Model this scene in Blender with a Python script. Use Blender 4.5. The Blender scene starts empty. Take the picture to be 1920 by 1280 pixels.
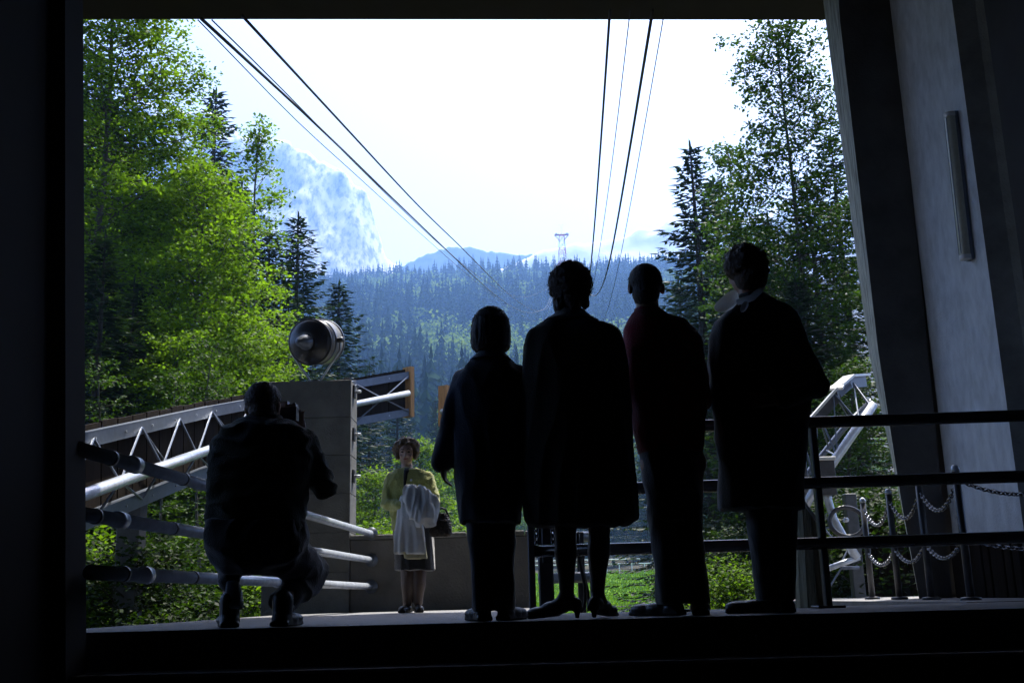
import bpy, math, random
import numpy as np
from mathutils import Vector, Matrix, noise
PI = math.pi
R = math.radians
S = bpy.context.scene
COL = S.collection

# ---------------------------------------------------------------- camera
F = 2000.0                                  # focal length in pixels of the 1920 px wide photograph
PITCH, ROLL = math.atan(481 / 2000.0), R(-1.5)
CAM = Vector((0, 0, 0.10))
CM = Matrix.Rotation(PI / 2 + PITCH, 3, 'X') @ Matrix.Rotation(ROLL, 3, 'Z')
cd = bpy.data.cameras.new('camera')
cam = bpy.data.objects.new('camera', cd)
COL.objects.link(cam)
cam.location = CAM
cam.rotation_euler = CM.to_euler()
cd.sensor_width = 36
cd.lens = 36 * F / 1920
cd.clip_start = 0.05
cd.clip_end = 20000
S.camera = cam

# ---------------------------------------------------------------- sky, sun, exposure
SUN_EL, SUN_AZ = R(64), R(24)
w = bpy.data.worlds.new('World')
S.world = w
w.use_nodes = True
nt = w.node_tree
sky = nt.nodes.new('ShaderNodeTexSky')
sky.sky_type = 'NISHITA'
sky.sun_disc = False
sky.sun_elevation = SUN_EL
sky.sun_rotation = SUN_AZ
sky.altitude = 900
sky.air_density = 0.7
sky.dust_density = 6.0
sky.ozone_density = 1.0
nt.nodes['Background'].inputs[1].default_value = 0.14
nt.links.new(sky.outputs[0], nt.nodes['Background'].inputs[0])
sd = bpy.data.lights.new('sun', 'SUN')
sd.energy = 3.8
sd.angle = R(0.53)
sd.color = (1.0, 0.96, 0.88)
sun = bpy.data.objects.new('sun', sd)
COL.objects.link(sun)
sun.location = (30, 30, 60)
SD = Vector((math.sin(SUN_AZ) * math.cos(SUN_EL), math.cos(SUN_AZ) * math.cos(SUN_EL), math.sin(SUN_EL)))
sun.rotation_euler = SD.to_track_quat('Z', 'Y').to_euler()
S.view_settings.view_transform = 'Standard'
S.view_settings.look = 'None'
S.view_settings.gamma = 1
S.view_settings.exposure = 1.6
S.view_settings.use_curve_mapping = False
S.render.engine = 'CYCLES'
cy = S.cycles
cy.use_denoising = True
cy.max_bounces = 7
cy.diffuse_bounces = 3
cy.glossy_bounces = 3
cy.transmission_bounces = 4
cy.volume_bounces = 1
cy.transparent_max_bounces = 8
cy.caustics_reflective = cy.caustics_refractive = False

HAZE, HAZE_TOP = 0.00038, 640.0
# ---------------------------------------------------------------- helpers
def ray(px, py):
    return CM @ Vector(((px - 960) / F, (640 - py) / F, -1))
def P(px, py, Y):
    """point of the place seen at a photo pixel, at the distance Y known from what it stands on"""
    d = ray(px, py)
    return CAM + d * (Y / d.y)
def PXp(px, py, X):
    d = ray(px, py)
    return CAM + d * (X / d.x)
def XG(px, Y, z=0.0):
    """X of a thing standing at distance Y and height z seen in pixel column px"""
    py = 1120.0
    for _ in range(6):
        p = P(px, py, Y)
        py += (p.z - z) * F / Y
    return P(px, py, Y).x

def tag(o, label=None, cat=None, group=None, kind=None):
    if label: o['label'] = label
    if cat: o['category'] = cat
    if group: o['group'] = group
    if kind: o['kind'] = kind
    return o
def empty(name, loc=(0, 0, 0), rz=0, label=None, cat=None, group=None):
    o = bpy.data.objects.new(name, None)
    COL.objects.link(o)
    o.location = loc
    o.rotation_euler = (0, 0, rz)
    o.empty_display_size = 0.1
    return tag(o, label, cat, group)
def link(name, me, mat=None, parent=None, smooth=False, keep=True):
    o = bpy.data.objects.new(name, me)
    COL.objects.link(o)
    if mat is not None and not me.materials: me.materials.append(mat)
    if smooth and len(me.polygons): me.polygons.foreach_set('use_smooth', np.ones(len(me.polygons), dtype=bool))
    if parent is not None:
        o.parent = parent
        if keep:                                   # geometry is in world coordinates: undo the parent's transform
            pm = pmat(parent)
            o.matrix_parent_inverse = pm.inverted()
    return o
def pmat(o):
    m = Matrix.LocRotScale(o.location, o.rotation_euler, o.scale)
    if o.parent: m = pmat(o.parent) @ o.matrix_parent_inverse @ m
    return m
def copy_tree(o, parent=None):
    c = o.copy()
    COL.objects.link(c)
    c.parent = parent
    for ch in o.children: copy_tree(ch, c)
    return c

class MB:
    """collects simple shapes and links them as one mesh"""
    def __init__(s): s.v = []; s.f = []
    def add(s, v, f):
        n = len(s.v)
        s.v += [tuple(p) for p in v]
        s.f += [tuple(i + n for i in q) for q in f]
        return s
    def box(s, a, b, bev=0.0):
        (x0, y0, z0), (x1, y1, z1) = a, b
        if bev <= 0:
            v = [(x, y, z) for z in (z0, z1) for y in (y0, y1) for x in (x0, x1)]
            return s.add(v, [(0, 2, 3, 1), (4, 5, 7, 6), (0, 1, 5, 4), (1, 3, 7, 5), (3, 2, 6, 7), (2, 0, 4, 6)])
        e = bev
        def ring(z, i): return [(x0 + i, y0 + e, z), (x0 + e, y0 + i, z), (x1 - e, y0 + i, z), (x1 - i, y0 + e, z),
                                (x1 - i, y1 - e, z), (x1 - e, y1 - i, z), (x0 + e, y1 - i, z), (x0 + i, y1 - e, z)]
        def cap(z): return [(x0 + e, y0 + e, z)] * 2 + [(x1 - e, y0 + e, z)] * 2 + [(x1 - e, y1 - e, z)] * 2 + [(x0 + e, y1 - e, z)] * 2
        v = ring(z0 + e, 0) + ring(z1 - e, 0)
        c0 = [(x0 + e, y0 + e, z0), (x1 - e, y0 + e, z0), (x1 - e, y1 - e, z0), (x0 + e, y1 - e, z0)]
        c1 = [(x, y, z1) for x, y, z in c0]
        v += c0 + c1
        f = [(i, (i + 1) % 8, 8 + (i + 1) % 8, 8 + i) for i in range(8)]
        f += [(19, 18, 17, 16), (20, 21, 22, 23)]
        for k in range(4):
            a0 = 2 * k; b0 = (2 * k + 1) % 8; nx = (2 * k + 2) % 8
            f += [(16 + k, b0, a0), (20 + k, 8 + a0, 8 + b0)]
            f += [(16 + k, 16 + (k + 1) % 4, nx, b0), (20 + (k + 1) % 4, 20 + k, 8 + b0, 8 + nx)]
        return s.add(v, f)
    def obox(s, p0, p1, wdt, hgt, up=(0, 0, 1), bev=0.0):
        """a bar from p0 to p1 with a rectangular section"""
        p0, p1, up = Vector(p0), Vector(p1), Vector(up)
        d = (p1 - p0).normalized(); x = d.cross(up).normalized(); u = x.cross(d)
        v = []
        for p in (p0, p1):
            for sx, su in ((-1, -1), (1, -1), (1, 1), (-1, 1)):
                v.append(p + x * sx * wdt / 2 + u * su * hgt / 2)
        return s.add(v, [(0, 1, 2, 3), (7, 6, 5, 4), (0, 4, 5, 1), (1, 5, 6, 2), (2, 6, 7, 3), (3, 7, 4, 0)])
    def tube(s, pts, rad, seg=8, caps=True, closed=False):
        pts = [Vector(p) for p in pts]
        n = len(pts)
        if not hasattr(rad, '__len__'): rad = [rad] * n
        v = []; f = []
        prev = None
        for i, p in enumerate(pts):
            if closed: d = pts[(i + 1) % n] - pts[i - 1]
            else: d = pts[min(i + 1, n - 1)] - pts[max(i - 1, 0)]
            d.normalize()
            if prev is None:
                a = Vector((0, 0, 1)) if abs(d.z) < 0.9 else Vector((1, 0, 0))
                x = d.cross(a).normalized()
            else:
                x = (prev - d * prev.dot(d)).normalized()
            prev = x
            y = d.cross(x)
            for k in range(seg):
                a = 2 * PI * k / seg
                v.append(p + (x * math.cos(a) + y * math.sin(a)) * rad[i])
        m = n if closed else n - 1
        for i in range(m):
            j = (i + 1) % n
            for k in range(seg):
                f.append((i * seg + k, i * seg + (k + 1) % seg, j * seg + (k + 1) % seg, j * seg + k))
        if caps and not closed:
            f.append(tuple(reversed(range(seg))))
            f.append(tuple(range((n - 1) * seg, n * seg)))
        return s.add(v, f)
    def lathe(s, c, axis, prof, seg=24):
        """prof: (distance along axis, radius)"""
        c = Vector(c); d = Vector(axis).normalized()
        a = Vector((0, 0, 1)) if abs(d.z) < 0.9 else Vector((1, 0, 0))
        x = d.cross(a).normalized(); y = d.cross(x)
        v = []; f = []
        for t, r in prof:
            for k in range(seg):
                q = 2 * PI * k / seg
                v.append(c + d * t + (x * math.cos(q) + y * math.sin(q)) * r)
        for i in range(len(prof) - 1):
            for k in range(seg):
                f.append((i * seg + k, i * seg + (k + 1) % seg, (i + 1) * seg + (k + 1) % seg, (i + 1) * seg + k))
        f.append(tuple(reversed(range(seg))))
        f.append(tuple(range((len(prof) - 1) * seg, len(prof) * seg)))
        return s.add(v, f)
    def mesh(s, name):
        me = bpy.data.meshes.new(name)
        me.from_pydata(s.v, [], s.f)
        me.validate()
        me.update()
        return me
    def build(s, name, mat, parent=None, smooth=False):
        return link(name, s.mesh(name), mat, parent, smooth)

def np_mesh(name, V, Q):
    """mesh from numpy arrays; Q is (n,3) or (n,4)"""
    me = bpy.data.meshes.new(name)
    k = Q.shape[1]
    me.vertices.add(len(V)); me.vertices.foreach_set('co', np.ascontiguousarray(V, dtype=np.float32).ravel())
    me.loops.add(Q.size); me.loops.foreach_set('vertex_index', np.ascontiguousarray(Q, dtype=np.int32).ravel())
    me.polygons.add(len(Q)); me.polygons.foreach_set('loop_start', np.arange(0, Q.size, k, dtype=np.int32))
    me.update(calc_edges=True)
    return me

# ---------------------------------------------------------------- materials
MATS = {}
def mat(name, col, rough=0.7, metal=0.0, var=0.25, scale=6.0, bump=0.0, bscale=40.0, stretch=(1, 1, 1), col2=None, spec=0.5, detail=6.0, sheen=0.0, trans=0.0, ramp=(0.32, 0.68)):
    m = bpy.data.materials.new(name)
    m.use_nodes = True
    t = m.node_tree; N = t.nodes; L = t.links
    b = N['Principled BSDF']
    b.inputs['Roughness'].default_value = rough
    b.inputs['Metallic'].default_value = metal
    b.inputs['Specular IOR Level'].default_value = spec
    if sheen: b.inputs['Sheen Weight'].default_value = sheen
    tc = N.new('ShaderNodeTexCoord'); mp = N.new('ShaderNodeMapping')
    mp.inputs['Scale'].default_value = stretch
    L.new(tc.outputs['Object'], mp.inputs[0])
    nz = N.new('ShaderNodeTexNoise'); nz.inputs['Scale'].default_value = scale; nz.inputs['Detail'].default_value = detail
    nz.inputs['Roughness'].default_value = 0.62
    L.new(mp.outputs[0], nz.inputs['Vector'])
    rp = N.new('ShaderNodeValToRGB')
    c2 = col2 or tuple(min(1, c * (1 + var)) for c in col)
    c1 = tuple(c * (1 - var) for c in col) if col2 is None else col
    rp.color_ramp.elements[0].position, rp.color_ramp.elements[1].position = ramp
    rp.color_ramp.elements[0].color = (*c1, 1); rp.color_ramp.elements[1].color = (*c2, 1)
    L.new(nz.outputs['Fac'], rp.inputs[0]); L.new(rp.outputs[0], b.inputs['Base Color'])
    if bump:
        n2 = N.new('ShaderNodeTexNoise'); n2.inputs['Scale'].default_value = bscale; n2.inputs['Detail'].default_value = 5
        L.new(mp.outputs[0], n2.inputs['Vector'])
        bp = N.new('ShaderNodeBump'); bp.inputs['Strength'].default_value = bump; bp.inputs['Distance'].default_value = 0.02
        L.new(n2.outputs['Fac'], bp.inputs['Height']); L.new(bp.outputs[0], b.inputs['Normal'])
    if trans:
        tr = N.new('ShaderNodeBsdfTranslucent'); L.new(rp.outputs[0], tr.inputs[0])
        mx = N.new('ShaderNodeMixShader'); mx.inputs[0].default_value = trans
        L.new(b.outputs[0], mx.inputs[1]); L.new(tr.outputs[0], mx.inputs[2]); L.new(mx.outputs[0], N['Material Output'].inputs[0])
    MATS[name] = m
    return m
def leafmat(name, c_dark, c_light, trans=0.45, tcol=1.4, scale=0.7, rough=0.6, far=False):
    m = bpy.data.materials.new(name)
    m.use_nodes = True
    t = m.node_tree; N = t.nodes; L = t.links
    b = N['Principled BSDF']; b.inputs['Roughness'].default_value = rough
    b.inputs['Specular IOR Level'].default_value = 0.12
    g = N.new('ShaderNodeNewGeometry'); tc = N.new('ShaderNodeTexCoord'); oi = N.new('ShaderNodeObjectInfo')
    nz = N.new('ShaderNodeTexNoise'); nz.inputs['Scale'].default_value = scale; nz.inputs['Detail'].default_value = 3; nz.inputs['Roughness'].default_value = 0.6
    L.new(tc.outputs['Object'], nz.inputs['Vector'])
    ma = N.new('ShaderNodeMath'); ma.operation = 'MULTIPLY_ADD'; ma.inputs[1].default_value = 0.45; L.new(g.outputs['Random Per Island'], ma.inputs[0])
    L.new(nz.outputs['Fac'], ma.inputs[2])
    if far:
        b.inputs['Specular IOR Level'].default_value = 0.0
        ma.inputs[1].default_value = 0.3
        m2 = N.new('ShaderNodeMath'); m2.operation = 'MULTIPLY_ADD'; m2.inputs[1].default_value = 0.35
        L.new(oi.outputs['Random'], m2.inputs[0]); L.new(ma.outputs[0], m2.inputs[2]); ma = m2
    rp = N.new('ShaderNodeValToRGB')
    rp.color_ramp.elements[0].position = 0.4; rp.color_ramp.elements[1].position = 1.05 if not far else 1.1
    rp.color_ramp.elements[0].color = (*c_dark, 1); rp.color_ramp.elements[1].color = (*c_light, 1)
    L.new(ma.outputs[0], rp.inputs[0]); L.new(rp.outputs[0], b.inputs['Base Color'])
    tr = N.new('ShaderNodeBsdfTranslucent')
    mu = N.new('ShaderNodeMix'); mu.data_type = 'RGBA'; mu.blend_type = 'MULTIPLY'; mu.inputs[0].default_value = 1
    L.new(rp.outputs[0], mu.inputs[6]); mu.inputs[7].default_value = (tcol * 1.05, tcol * 1.1, tcol * 0.45, 1)
    L.new(mu.outputs[2], tr.inputs[0])
    mx = N.new('ShaderNodeMixShader'); mx.inputs[0].default_value = trans
    L.new(b.outputs[0], mx.inputs[1]); L.new(tr.outputs[0], mx.inputs[2]); L.new(mx.outputs[0], N['Material Output'].inputs[0])
    MATS[name] = m
    return m

M_conc = mat('concrete', (0.135, 0.137, 0.13), 0.9, var=0.28, scale=3.0, bump=0.5, bscale=60)
M_concd = mat('concrete_dark', (0.11, 0.105, 0.10), 0.92, var=0.3, scale=2.0, bump=0.4, bscale=40)
M_plaster = mat('plaster', (0.60, 0.62, 0.64), 0.9, var=0.16, scale=9, bump=0.5, bscale=90, stretch=(1, 1, 0.5))
M_board = mat('board_formed_concrete', (0.40, 0.41, 0.34), 0.9, var=0.6, scale=6, bump=0.9, bscale=24, stretch=(5, 5, 0.45))
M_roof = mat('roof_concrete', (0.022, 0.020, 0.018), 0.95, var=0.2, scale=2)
M_hall = mat('shade_dark_plaster', (0.03, 0.028, 0.025), 0.95, var=0.25, scale=1.5)  # near-black tone puts the hall's deep shade into the colour
M_pave = mat('pavement', (0.15, 0.148, 0.15), 0.7, var=0.25, scale=7, bump=0.35, bscale=80)
M_steel = mat('painted_steel', (0.13, 0.15, 0.19), 0.36, metal=0.35, var=0.14, scale=9, bump=0.06, bscale=60)
M_steeld = mat('dark_steel', (0.06, 0.06, 0.065), 0.38, metal=0.3, var=0.3, scale=10)
M_rail = mat('glossy_black_rail', (0.035, 0.035, 0.038), 0.13, var=0.25, scale=14, spec=0.9, bump=0.03, bscale=120)
M_galv = mat('galvanised_pipe', (0.52, 0.56, 0.62), 0.22, metal=0.2, var=0.18, scale=12, bump=0.05, bscale=90)
M_chain = mat('chain_steel', (0.16, 0.16, 0.17), 0.25, metal=0.9, var=0.2, scale=30)
M_plank = mat('old_plank', (0.016, 0.012, 0.009), 0.95, spec=0.05, var=0.35, scale=3, bump=0.4, bscale=20, stretch=(6, 6, 0.6))
M_oak = mat('orange_timber', (0.42, 0.21, 0.07), 0.7, var=0.3, scale=6, stretch=(4, 4, 0.6))
M_wood = mat('weathered_timber', (0.42, 0.39, 0.25), 0.85, var=0.3, scale=5, bump=0.7, bscale=18, stretch=(10, 10, 0.4))
M_cable = mat('steel_rope', (0.05, 0.05, 0.055), 0.5, metal=0.5, var=0.2, scale=40)
M_white = mat('white_enamel', (0.74, 0.74, 0.72), 0.32, var=0.08, scale=8)
M_glass = mat('frosted_cover', (0.58, 0.57, 0.46), 0.25, var=0.08, scale=20)
M_black = mat('black_enamel', (0.03, 0.03, 0.035), 0.3, var=0.3, scale=8)
M_bark = mat('bark', (0.05, 0.042, 0.033), 0.95, var=0.45, scale=7, bump=0.8, bscale=25, stretch=(2, 2, 0.5))
M_barkg = mat('grey_bark', (0.075, 0.070, 0.060), 0.95, var=0.4, scale=5, bump=0.5, bscale=20, stretch=(2, 2, 0.6))
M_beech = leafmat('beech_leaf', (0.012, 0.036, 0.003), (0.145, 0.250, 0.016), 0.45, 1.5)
M_beech2 = leafmat('shade_toned_leaf', (0.012, 0.034, 0.006), (0.046, 0.090, 0.014), 0.38, 1.4)  # beech leaf recoloured darker to stand for shade
M_beech3 = leafmat('deep_shade_toned_leaf', (0.005, 0.014, 0.003), (0.030, 0.062, 0.009), 0.35, 1.3)  # darker still, deep shade put into the leaf colour
M_spruce = leafmat('spruce_needle', (0.006, 0.017, 0.008), (0.022, 0.044, 0.015), 0.18, 1.2, rough=0.6)
M_fspruce = leafmat('far_spruce_needle', (0.006, 0.016, 0.009), (0.024, 0.044, 0.018), 0.12, 1.1, scale=0.02, rough=0.7, far=True)
M_fbroad = leafmat('far_broad_leaf', (0.045, 0.085, 0.02), (0.13, 0.19, 0.05), 0.3, 1.3, scale=0.03, rough=0.6, far=True)
# ================================================================ the setting: ground, meadow, hills
def sstep(a, b, x):
    t = np.clip((x - a) / (b - a), 0, 1)
    return t * t * (3 - 2 * t)
def nz2(x, y, s, seed=0.0):
    """cheap smooth value noise on arrays, -1..1"""
    x = np.asarray(x, float) / s + seed * 17.3; y = np.asarray(y, float) / s + seed * 9.1
    xi = np.floor(x); yi = np.floor(y); fx = x - xi; fy = y - yi
    fx = fx * fx * (3 - 2 * fx); fy = fy * fy * (3 - 2 * fy)
    def h(a, b):
        q = np.sin(a * 127.1 + b * 311.7 + seed * 74.7) * 43758.5453
        return q - np.floor(q)
    return ((h(xi, yi) * (1 - fx) + h(xi + 1, yi) * fx) * (1 - fy) + (h(xi, yi + 1) * (1 - fx) + h(xi + 1, yi + 1) * fx) * fy) * 2 - 1
def gz(x, y):
    x = np.asarray(x, float); y = np.asarray(y, float)
    z = -0.95 + 3.5 * sstep(42, 118, y) + 6.5 * sstep(110, 190, y)
    yy = np.interp(y, [150, 260, 400, 560, 720, 900, 1000, 1200, 1600, 3000], [0, 22, 66, 122, 182, 246, 262, 236, 150, 140])
    ridge = 1 + 0.07 * nz2(x, y * 0.3, 260, 3) + 0.035 * nz2(x, y, 90, 5) + 0.05 * np.exp(-((x - 180) / 160.0) ** 2)
    z = z + yy * ridge
    z = z + 0.8 * nz2(x, y, 30, 1) * sstep(110, 170, y)
    side = sstep(7, 30, np.abs(x + 2)) * (1 - sstep(60, 110, y))
    z = z + side * (0.5 + 1.2 * np.clip(-x - 8, 0, 40) / 25 + 0.8 * np.clip(x - 10, 0, 40) / 30) * sstep(6, 20, y)
    z = z + 0.10 * nz2(x, y, 3.0, 7) * (1 - sstep(60, 110, y)) * sstep(14, 20, np.hypot(x, y))
    return z
def sheet(xs, ys, fn, name, m, dz=0.0):
    X, Y = np.meshgrid(xs, ys)
    Z = fn(X, Y) + dz
    V = np.stack([X, Y, Z], -1).reshape(-1, 3)
    nx, ny = len(xs), len(ys)
    i = (np.arange(ny - 1)[:, None] * nx + np.arange(nx - 1)[None, :]).ravel()
    Q = np.stack([i, i + 1, i + nx + 1, i + nx], -1)
    return link(name, np_mesh(name, V, Q), m, smooth=True)
M_ground = mat('forest_floor', (0.022, 0.026, 0.010), 1.0, var=0.4, scale=0.35, col2=(0.035, 0.028, 0.016), bump=0.6, bscale=4)
M_meadow = mat('meadow_grass', (0.055, 0.125, 0.008), 0.95, scale=0.5, col2=(0.10, 0.19, 0.014), bump=0.6, bscale=9, detail=10, spec=0.05)
xs = np.concatenate([-np.geomspace(3000, 14, 60), np.linspace(-13, 13, 27), np.geomspace(14, 3000, 60)])
ys = np.concatenate([np.linspace(-60, 6, 12), np.linspace(8, 130, 90), np.geomspace(133, 5000, 120)])
tag(sheet(xs, ys, gz, 'ground', M_ground), kind='structure')
tag(sheet(np.linspace(-4, 34, 60), np.linspace(34, 112, 90), gz, 'meadow', M_meadow, 0.03), kind='structure')

# grass tufts that stand up from the meadow
rs = np.random.RandomState(4)
n = 26000
gy = 36 + 70 * rs.rand(n) ** 1.3; gx = -1 + rs.rand(n) * (6 + gy * 0.17)
g0 = np.stack([gx, gy, gz(gx, gy) + 0.02], -1)
an = rs.rand(n) * 2 * PI; hh = 0.10 + 0.16 * rs.rand(n); ww = 0.05 + 0.06 * rs.rand(n)
dx = np.stack([np.cos(an) * ww, np.sin(an) * ww, np.zeros(n)], -1)
top = g0 + np.stack([rs.randn(n) * 0.05, rs.randn(n) * 0.05, hh], -1)
V = np.stack([g0 - dx, g0 + dx, top], 1).reshape(-1, 3)
tag(link('grass', np_mesh('grass', V, np.arange(n * 3).reshape(-1, 3)), leafmat('grass_blade', (0.06, 0.13, 0.008), (0.11, 0.20, 0.018), 0.45, 1.2, scale=0.2, rough=0.9)),
    'bright green short meadow grass beyond the railing', 'grass', kind='stuff')

# far mountain of pale rock: ridged height fields
def mountain(name, x0, x1, y0, y1, hfun, label, m):
    xs = np.linspace(x0, x1, 240); ys = np.linspace(y0, y1, 120)
    o = sheet(xs, ys, hfun, name, m)
    tag(o, kind='structure')
def fbm(x, y, s, o=5, seed=0):
    a = 0; am = 1.0
    for k in range(o):
        a = a + am * (1 - 2 * np.abs(nz2(x, y, s / 2 ** k, seed + k))); am *= 0.5
    return a / 1.94
def crest(pix, Y): 
    q = [P(a, b, Y) for a, b in pix]
    return np.array([p.x for p in q]), np.array([p.z for p in q])
CL = crest([(-300, 60), (60, 150), (180, 190), (300, 235), (420, 262), (540, 300), (600, 345), (650, 366), (690, 398), (702, 440), (722, 500), (800, 560), (1100, 640)], 1300)
CR = crest([(500, 560), (800, 520), (900, 500), (1000, 468), (1100, 440), (1180, 420), (1250, 395), (1300, 402), (1400, 380), (1600, 350), (2200, 330)], 1480)
CF = crest([(600, 580), (700, 530), (750, 500), (800, 474), (830, 462), (855, 458), (880, 461), (920, 470), (960, 478), (1000, 474), (1040, 468), (1080, 468), (1120, 480), (1180, 500), (1250, 530)], 1650)
_x = np.linspace(CF[0][0], CF[0][-1], 200); _z = np.interp(_x, *CF); _z = np.convolve(np.pad(_z, 12, mode='edge'), np.ones(25) / 25, 'valid'); CF = (_x, _z)
def h_left(x, y):
    prof = np.interp(x, *CL)
    fall = np.clip((y - 1010) / 290, 0, 1) ** 0.75 * (1 - 0.5 * np.clip((y - 1300) / 200, 0, 1))
    return (prof + 40) * fall + (fbm(x, y, 120, 6, 2) - 0.55) * 40 * fall - 40 + 13 * (fbm(x, y, 34, 5, 8) - 0.3) * fall + 22 * fall
def h_right(x, y):
    prof = np.interp(x, *CR)
    fall = np.clip((y - 1150) / 330, 0, 1) ** 0.8 * (1 - 0.5 * np.clip((y - 1480) / 200, 0, 1))
    return (prof + 40) * fall + (fbm(x, y, 140, 6, 5) - 0.75) * 30 * fall - 40
def h_ridge(x, y):
    prof = np.interp(x, *CF)
    fall = 1 - np.abs(y - 1650) / 200
    return (prof + 40) * np.clip(fall, 0, 1) ** 0.5 - 40 + 2.5 * nz2(x, y, 7, 4) * np.clip(fall, 0, 1)
M_rock = mat('pale_rock', (0.58, 0.58, 0.58), 0.95, scale=0.11, col2=(0.16, 0.19, 0.15), bump=0.0, detail=15, ramp=(0.44, 0.64), stretch=(1.5, 0.7, 0.55))
M_snow = mat('snowy_rock', (0.74, 0.75, 0.77), 0.9, scale=0.008, col2=(0.42, 0.43, 0.45), detail=12)
mountain('rock_mountain', -900, 60, 1015, 1500, h_left, '', M_rock)
mountain('snow_mountain', -500, 1100, 1160, 1690, h_right, '', M_snow)
M_ridge = mat('wooded_ridge', (0.012, 0.026, 0.014), 1.0, scale=0.05, col2=(0.05, 0.075, 0.03), detail=10)
mountain('wooded_ridge', -340, 330, 1450, 1850, h_ridge, '', M_ridge)

# ================================================================ the far forest on the hillside
def far_conifer(seed):
    r = np.random.RandomState(seed)
    V = []; Fq = []
    tiers = 11
    for k in range(tiers):
        t = k / (tiers - 1)
        z = 0.10 + 0.84 * t
        rad = (0.185 * (1 - t) ** 0.85 + 0.012) * (0.85 + 0.3 * r.rand())
        nb = 7 if t < 0.7 else 5
        a0 = r.rand() * 6.28
        for b in range(nb):
            a = a0 + b * 2 * PI / nb + r.randn() * 0.15
            L = rad * (0.7 + 0.6 * r.rand())
            wd = L * 0.42 + 0.006
            c, s_ = math.cos(a), math.sin(a)
            zt = z + 0.05 + 0.01 * r.rand(); ze = z - 0.03 - 0.25 * L * r.rand()
            i = len(V)
            V += [(0, 0, zt), (c * L * .6 - s_ * wd, s_ * L * .6 + c * wd, z - 0.012), (c * L, s_ * L, ze), (c * L * .6 + s_ * wd, s_ * L * .6 - c * wd, z - 0.012)]
            Fq.append((i, i + 1, i + 2, i + 3))
    i = len(V)
    V += [(0.011, 0, 0.9), (-0.006, 0.009, 0.9), (-0.006, -0.009, 0.9), (0, 0, 1.03)]
    Fq += [(i, i + 1, i + 3, i + 3), (i + 1, i + 2, i + 3, i + 3)]
    Fq = [q for q in Fq if q[2] != q[3]]
    i = len(V)
    V += [(0, 0, 1.04), (0.014, 0, 0.93), (0, 0, 0.9), (-0.014, 0.004, 0.93)]
    Fq.append((i, i + 1, i + 2, i + 3))
    return np.array(V, float), np.array(Fq)
def far_broad(seed, n=190, sz=0.8):
    r = np.random.RandomState(seed)
    d = r.randn(n, 3); d /= np.linalg.norm(d, axis=1)[:, None]
    rr = (0.55 + 0.45 * r.rand(n) ** 0.5)
    lobe = 1 + 0.22 * np.sin(d[:, 0] * 5 + seed) * np.cos(d[:, 1] * 4 - seed) + 0.15 * np.sin(d[:, 2] * 7 + seed)
    c = d * (rr * lobe)[:, None] * np.array([0.27, 0.27, 0.42]) + np.array([0, 0, 0.56])
    u = np.cross(d + r.randn(n, 3) * 0.7, r.randn(n, 3)); u /= np.linalg.norm(u, axis=1)[:, None]
    v = np.cross(d + r.randn(n, 3) * 0.5, u); v /= np.linalg.norm(v, axis=1)[:, None] + 1e-6
    s1 = sz * (0.036 + 0.036 * r.rand(n))[:, None]; s2 = sz * (0.030 + 0.030 * r.rand(n))[:, None]
    V = np.stack([c - u * s1, c - v * s2, c + u * s1, c + v * s2], 1).reshape(-1, 3)
    return V, np.arange(n * 4).reshape(-1, 4)
far_protos = [far_conifer(k) for k in range(5)], [far_broad(k + 20) for k in range(4)]
rs = np.random.RandomState(11)
pts = []
for Y, st in [(y, 5.6) for y in np.arange(150, 300, 5.6)] + [(y, 6.9) for y in np.arange(300, 1010, 6.9)]:
    x0, x1 = -0.235 * Y - 14, 0.225 * Y + 14
    for X in np.arange(x0, x1, st):
        pts.append((X + rs.randn() * 1.8, Y + rs.randn() * 1.8))
pts = np.array(pts)
keep = rs.rand(len(pts)) < 0.93
pts = pts[keep]
pz = gz(pts[:, 0], pts[:, 1])
bn = nz2(pts[:, 0], pts[:, 1], 75, 21) + 0.7 * nz2(pts[:, 0], pts[:, 1], 28, 22) - 0.0006 * (pts[:, 1] - 250) + 0.45 * np.exp(-((pts[:, 0] - 0.0) / 40.0) ** 2 - ((pts[:, 1] - 420) / 110.0) ** 2)
isb = bn + 0.35 * rs.randn(len(pts)) > 0.30
hts = np.where(isb, 13 + 9 * rs.rand(len(pts)), (15 + 13 * rs.rand(len(pts))) * (1 + 0.28 * nz2(pts[:, 0], pts[:, 1], 45, 31)))
wid = np.where(isb, 0.9 + 0.35 * rs.rand(len(pts)), 0.85 + 0.4 * rs.rand(len(pts)))
rot = rs.rand(len(pts)) * 2 * PI
var = rs.randint(0, 20, len(pts))
order = np.argsort(pts[:, 1])
# the trees that show largest are individuals: near ones first, the rest of the wood is one mass
infr = np.abs(pts[:, 0] / pts[:, 1]) < 0.20
indiv = [i for i in order if infr[i]][:240]
iset = set(indiv)
fmesh = [[np_mesh('hillside_tree', *q) for q in far_protos[0]], [np_mesh('hillside_tree', *far_broad(k + 20, 1400, 0.36)) for k in range(4)]]
for k, m in ((0, M_fspruce), (1, M_fbroad)):
    for me in fmesh[k]: me.materials.append(m)
for i in indiv:
    k = int(isb[i])
    me = fmesh[k][var[i] % len(fmesh[k])]
    o = bpy.data.objects.new('broadleaf_tree' if k else 'spruce_tree', me)
    COL.objects.link(o)
    o.location = (pts[i, 0], pts[i, 1], pz[i] - 0.5)
    o.scale = (hts[i] * wid[i], hts[i] * wid[i], hts[i])
    o.rotation_euler = (0, 0, rot[i])
    tag(o, 'pale green rounded broadleaf tree in the wood on the hillside' if k else 'slim dark spruce in the wood on the hillside', 'tree', 'broadleaf trees on the hillside' if k else 'spruces on the hillside')
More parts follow.
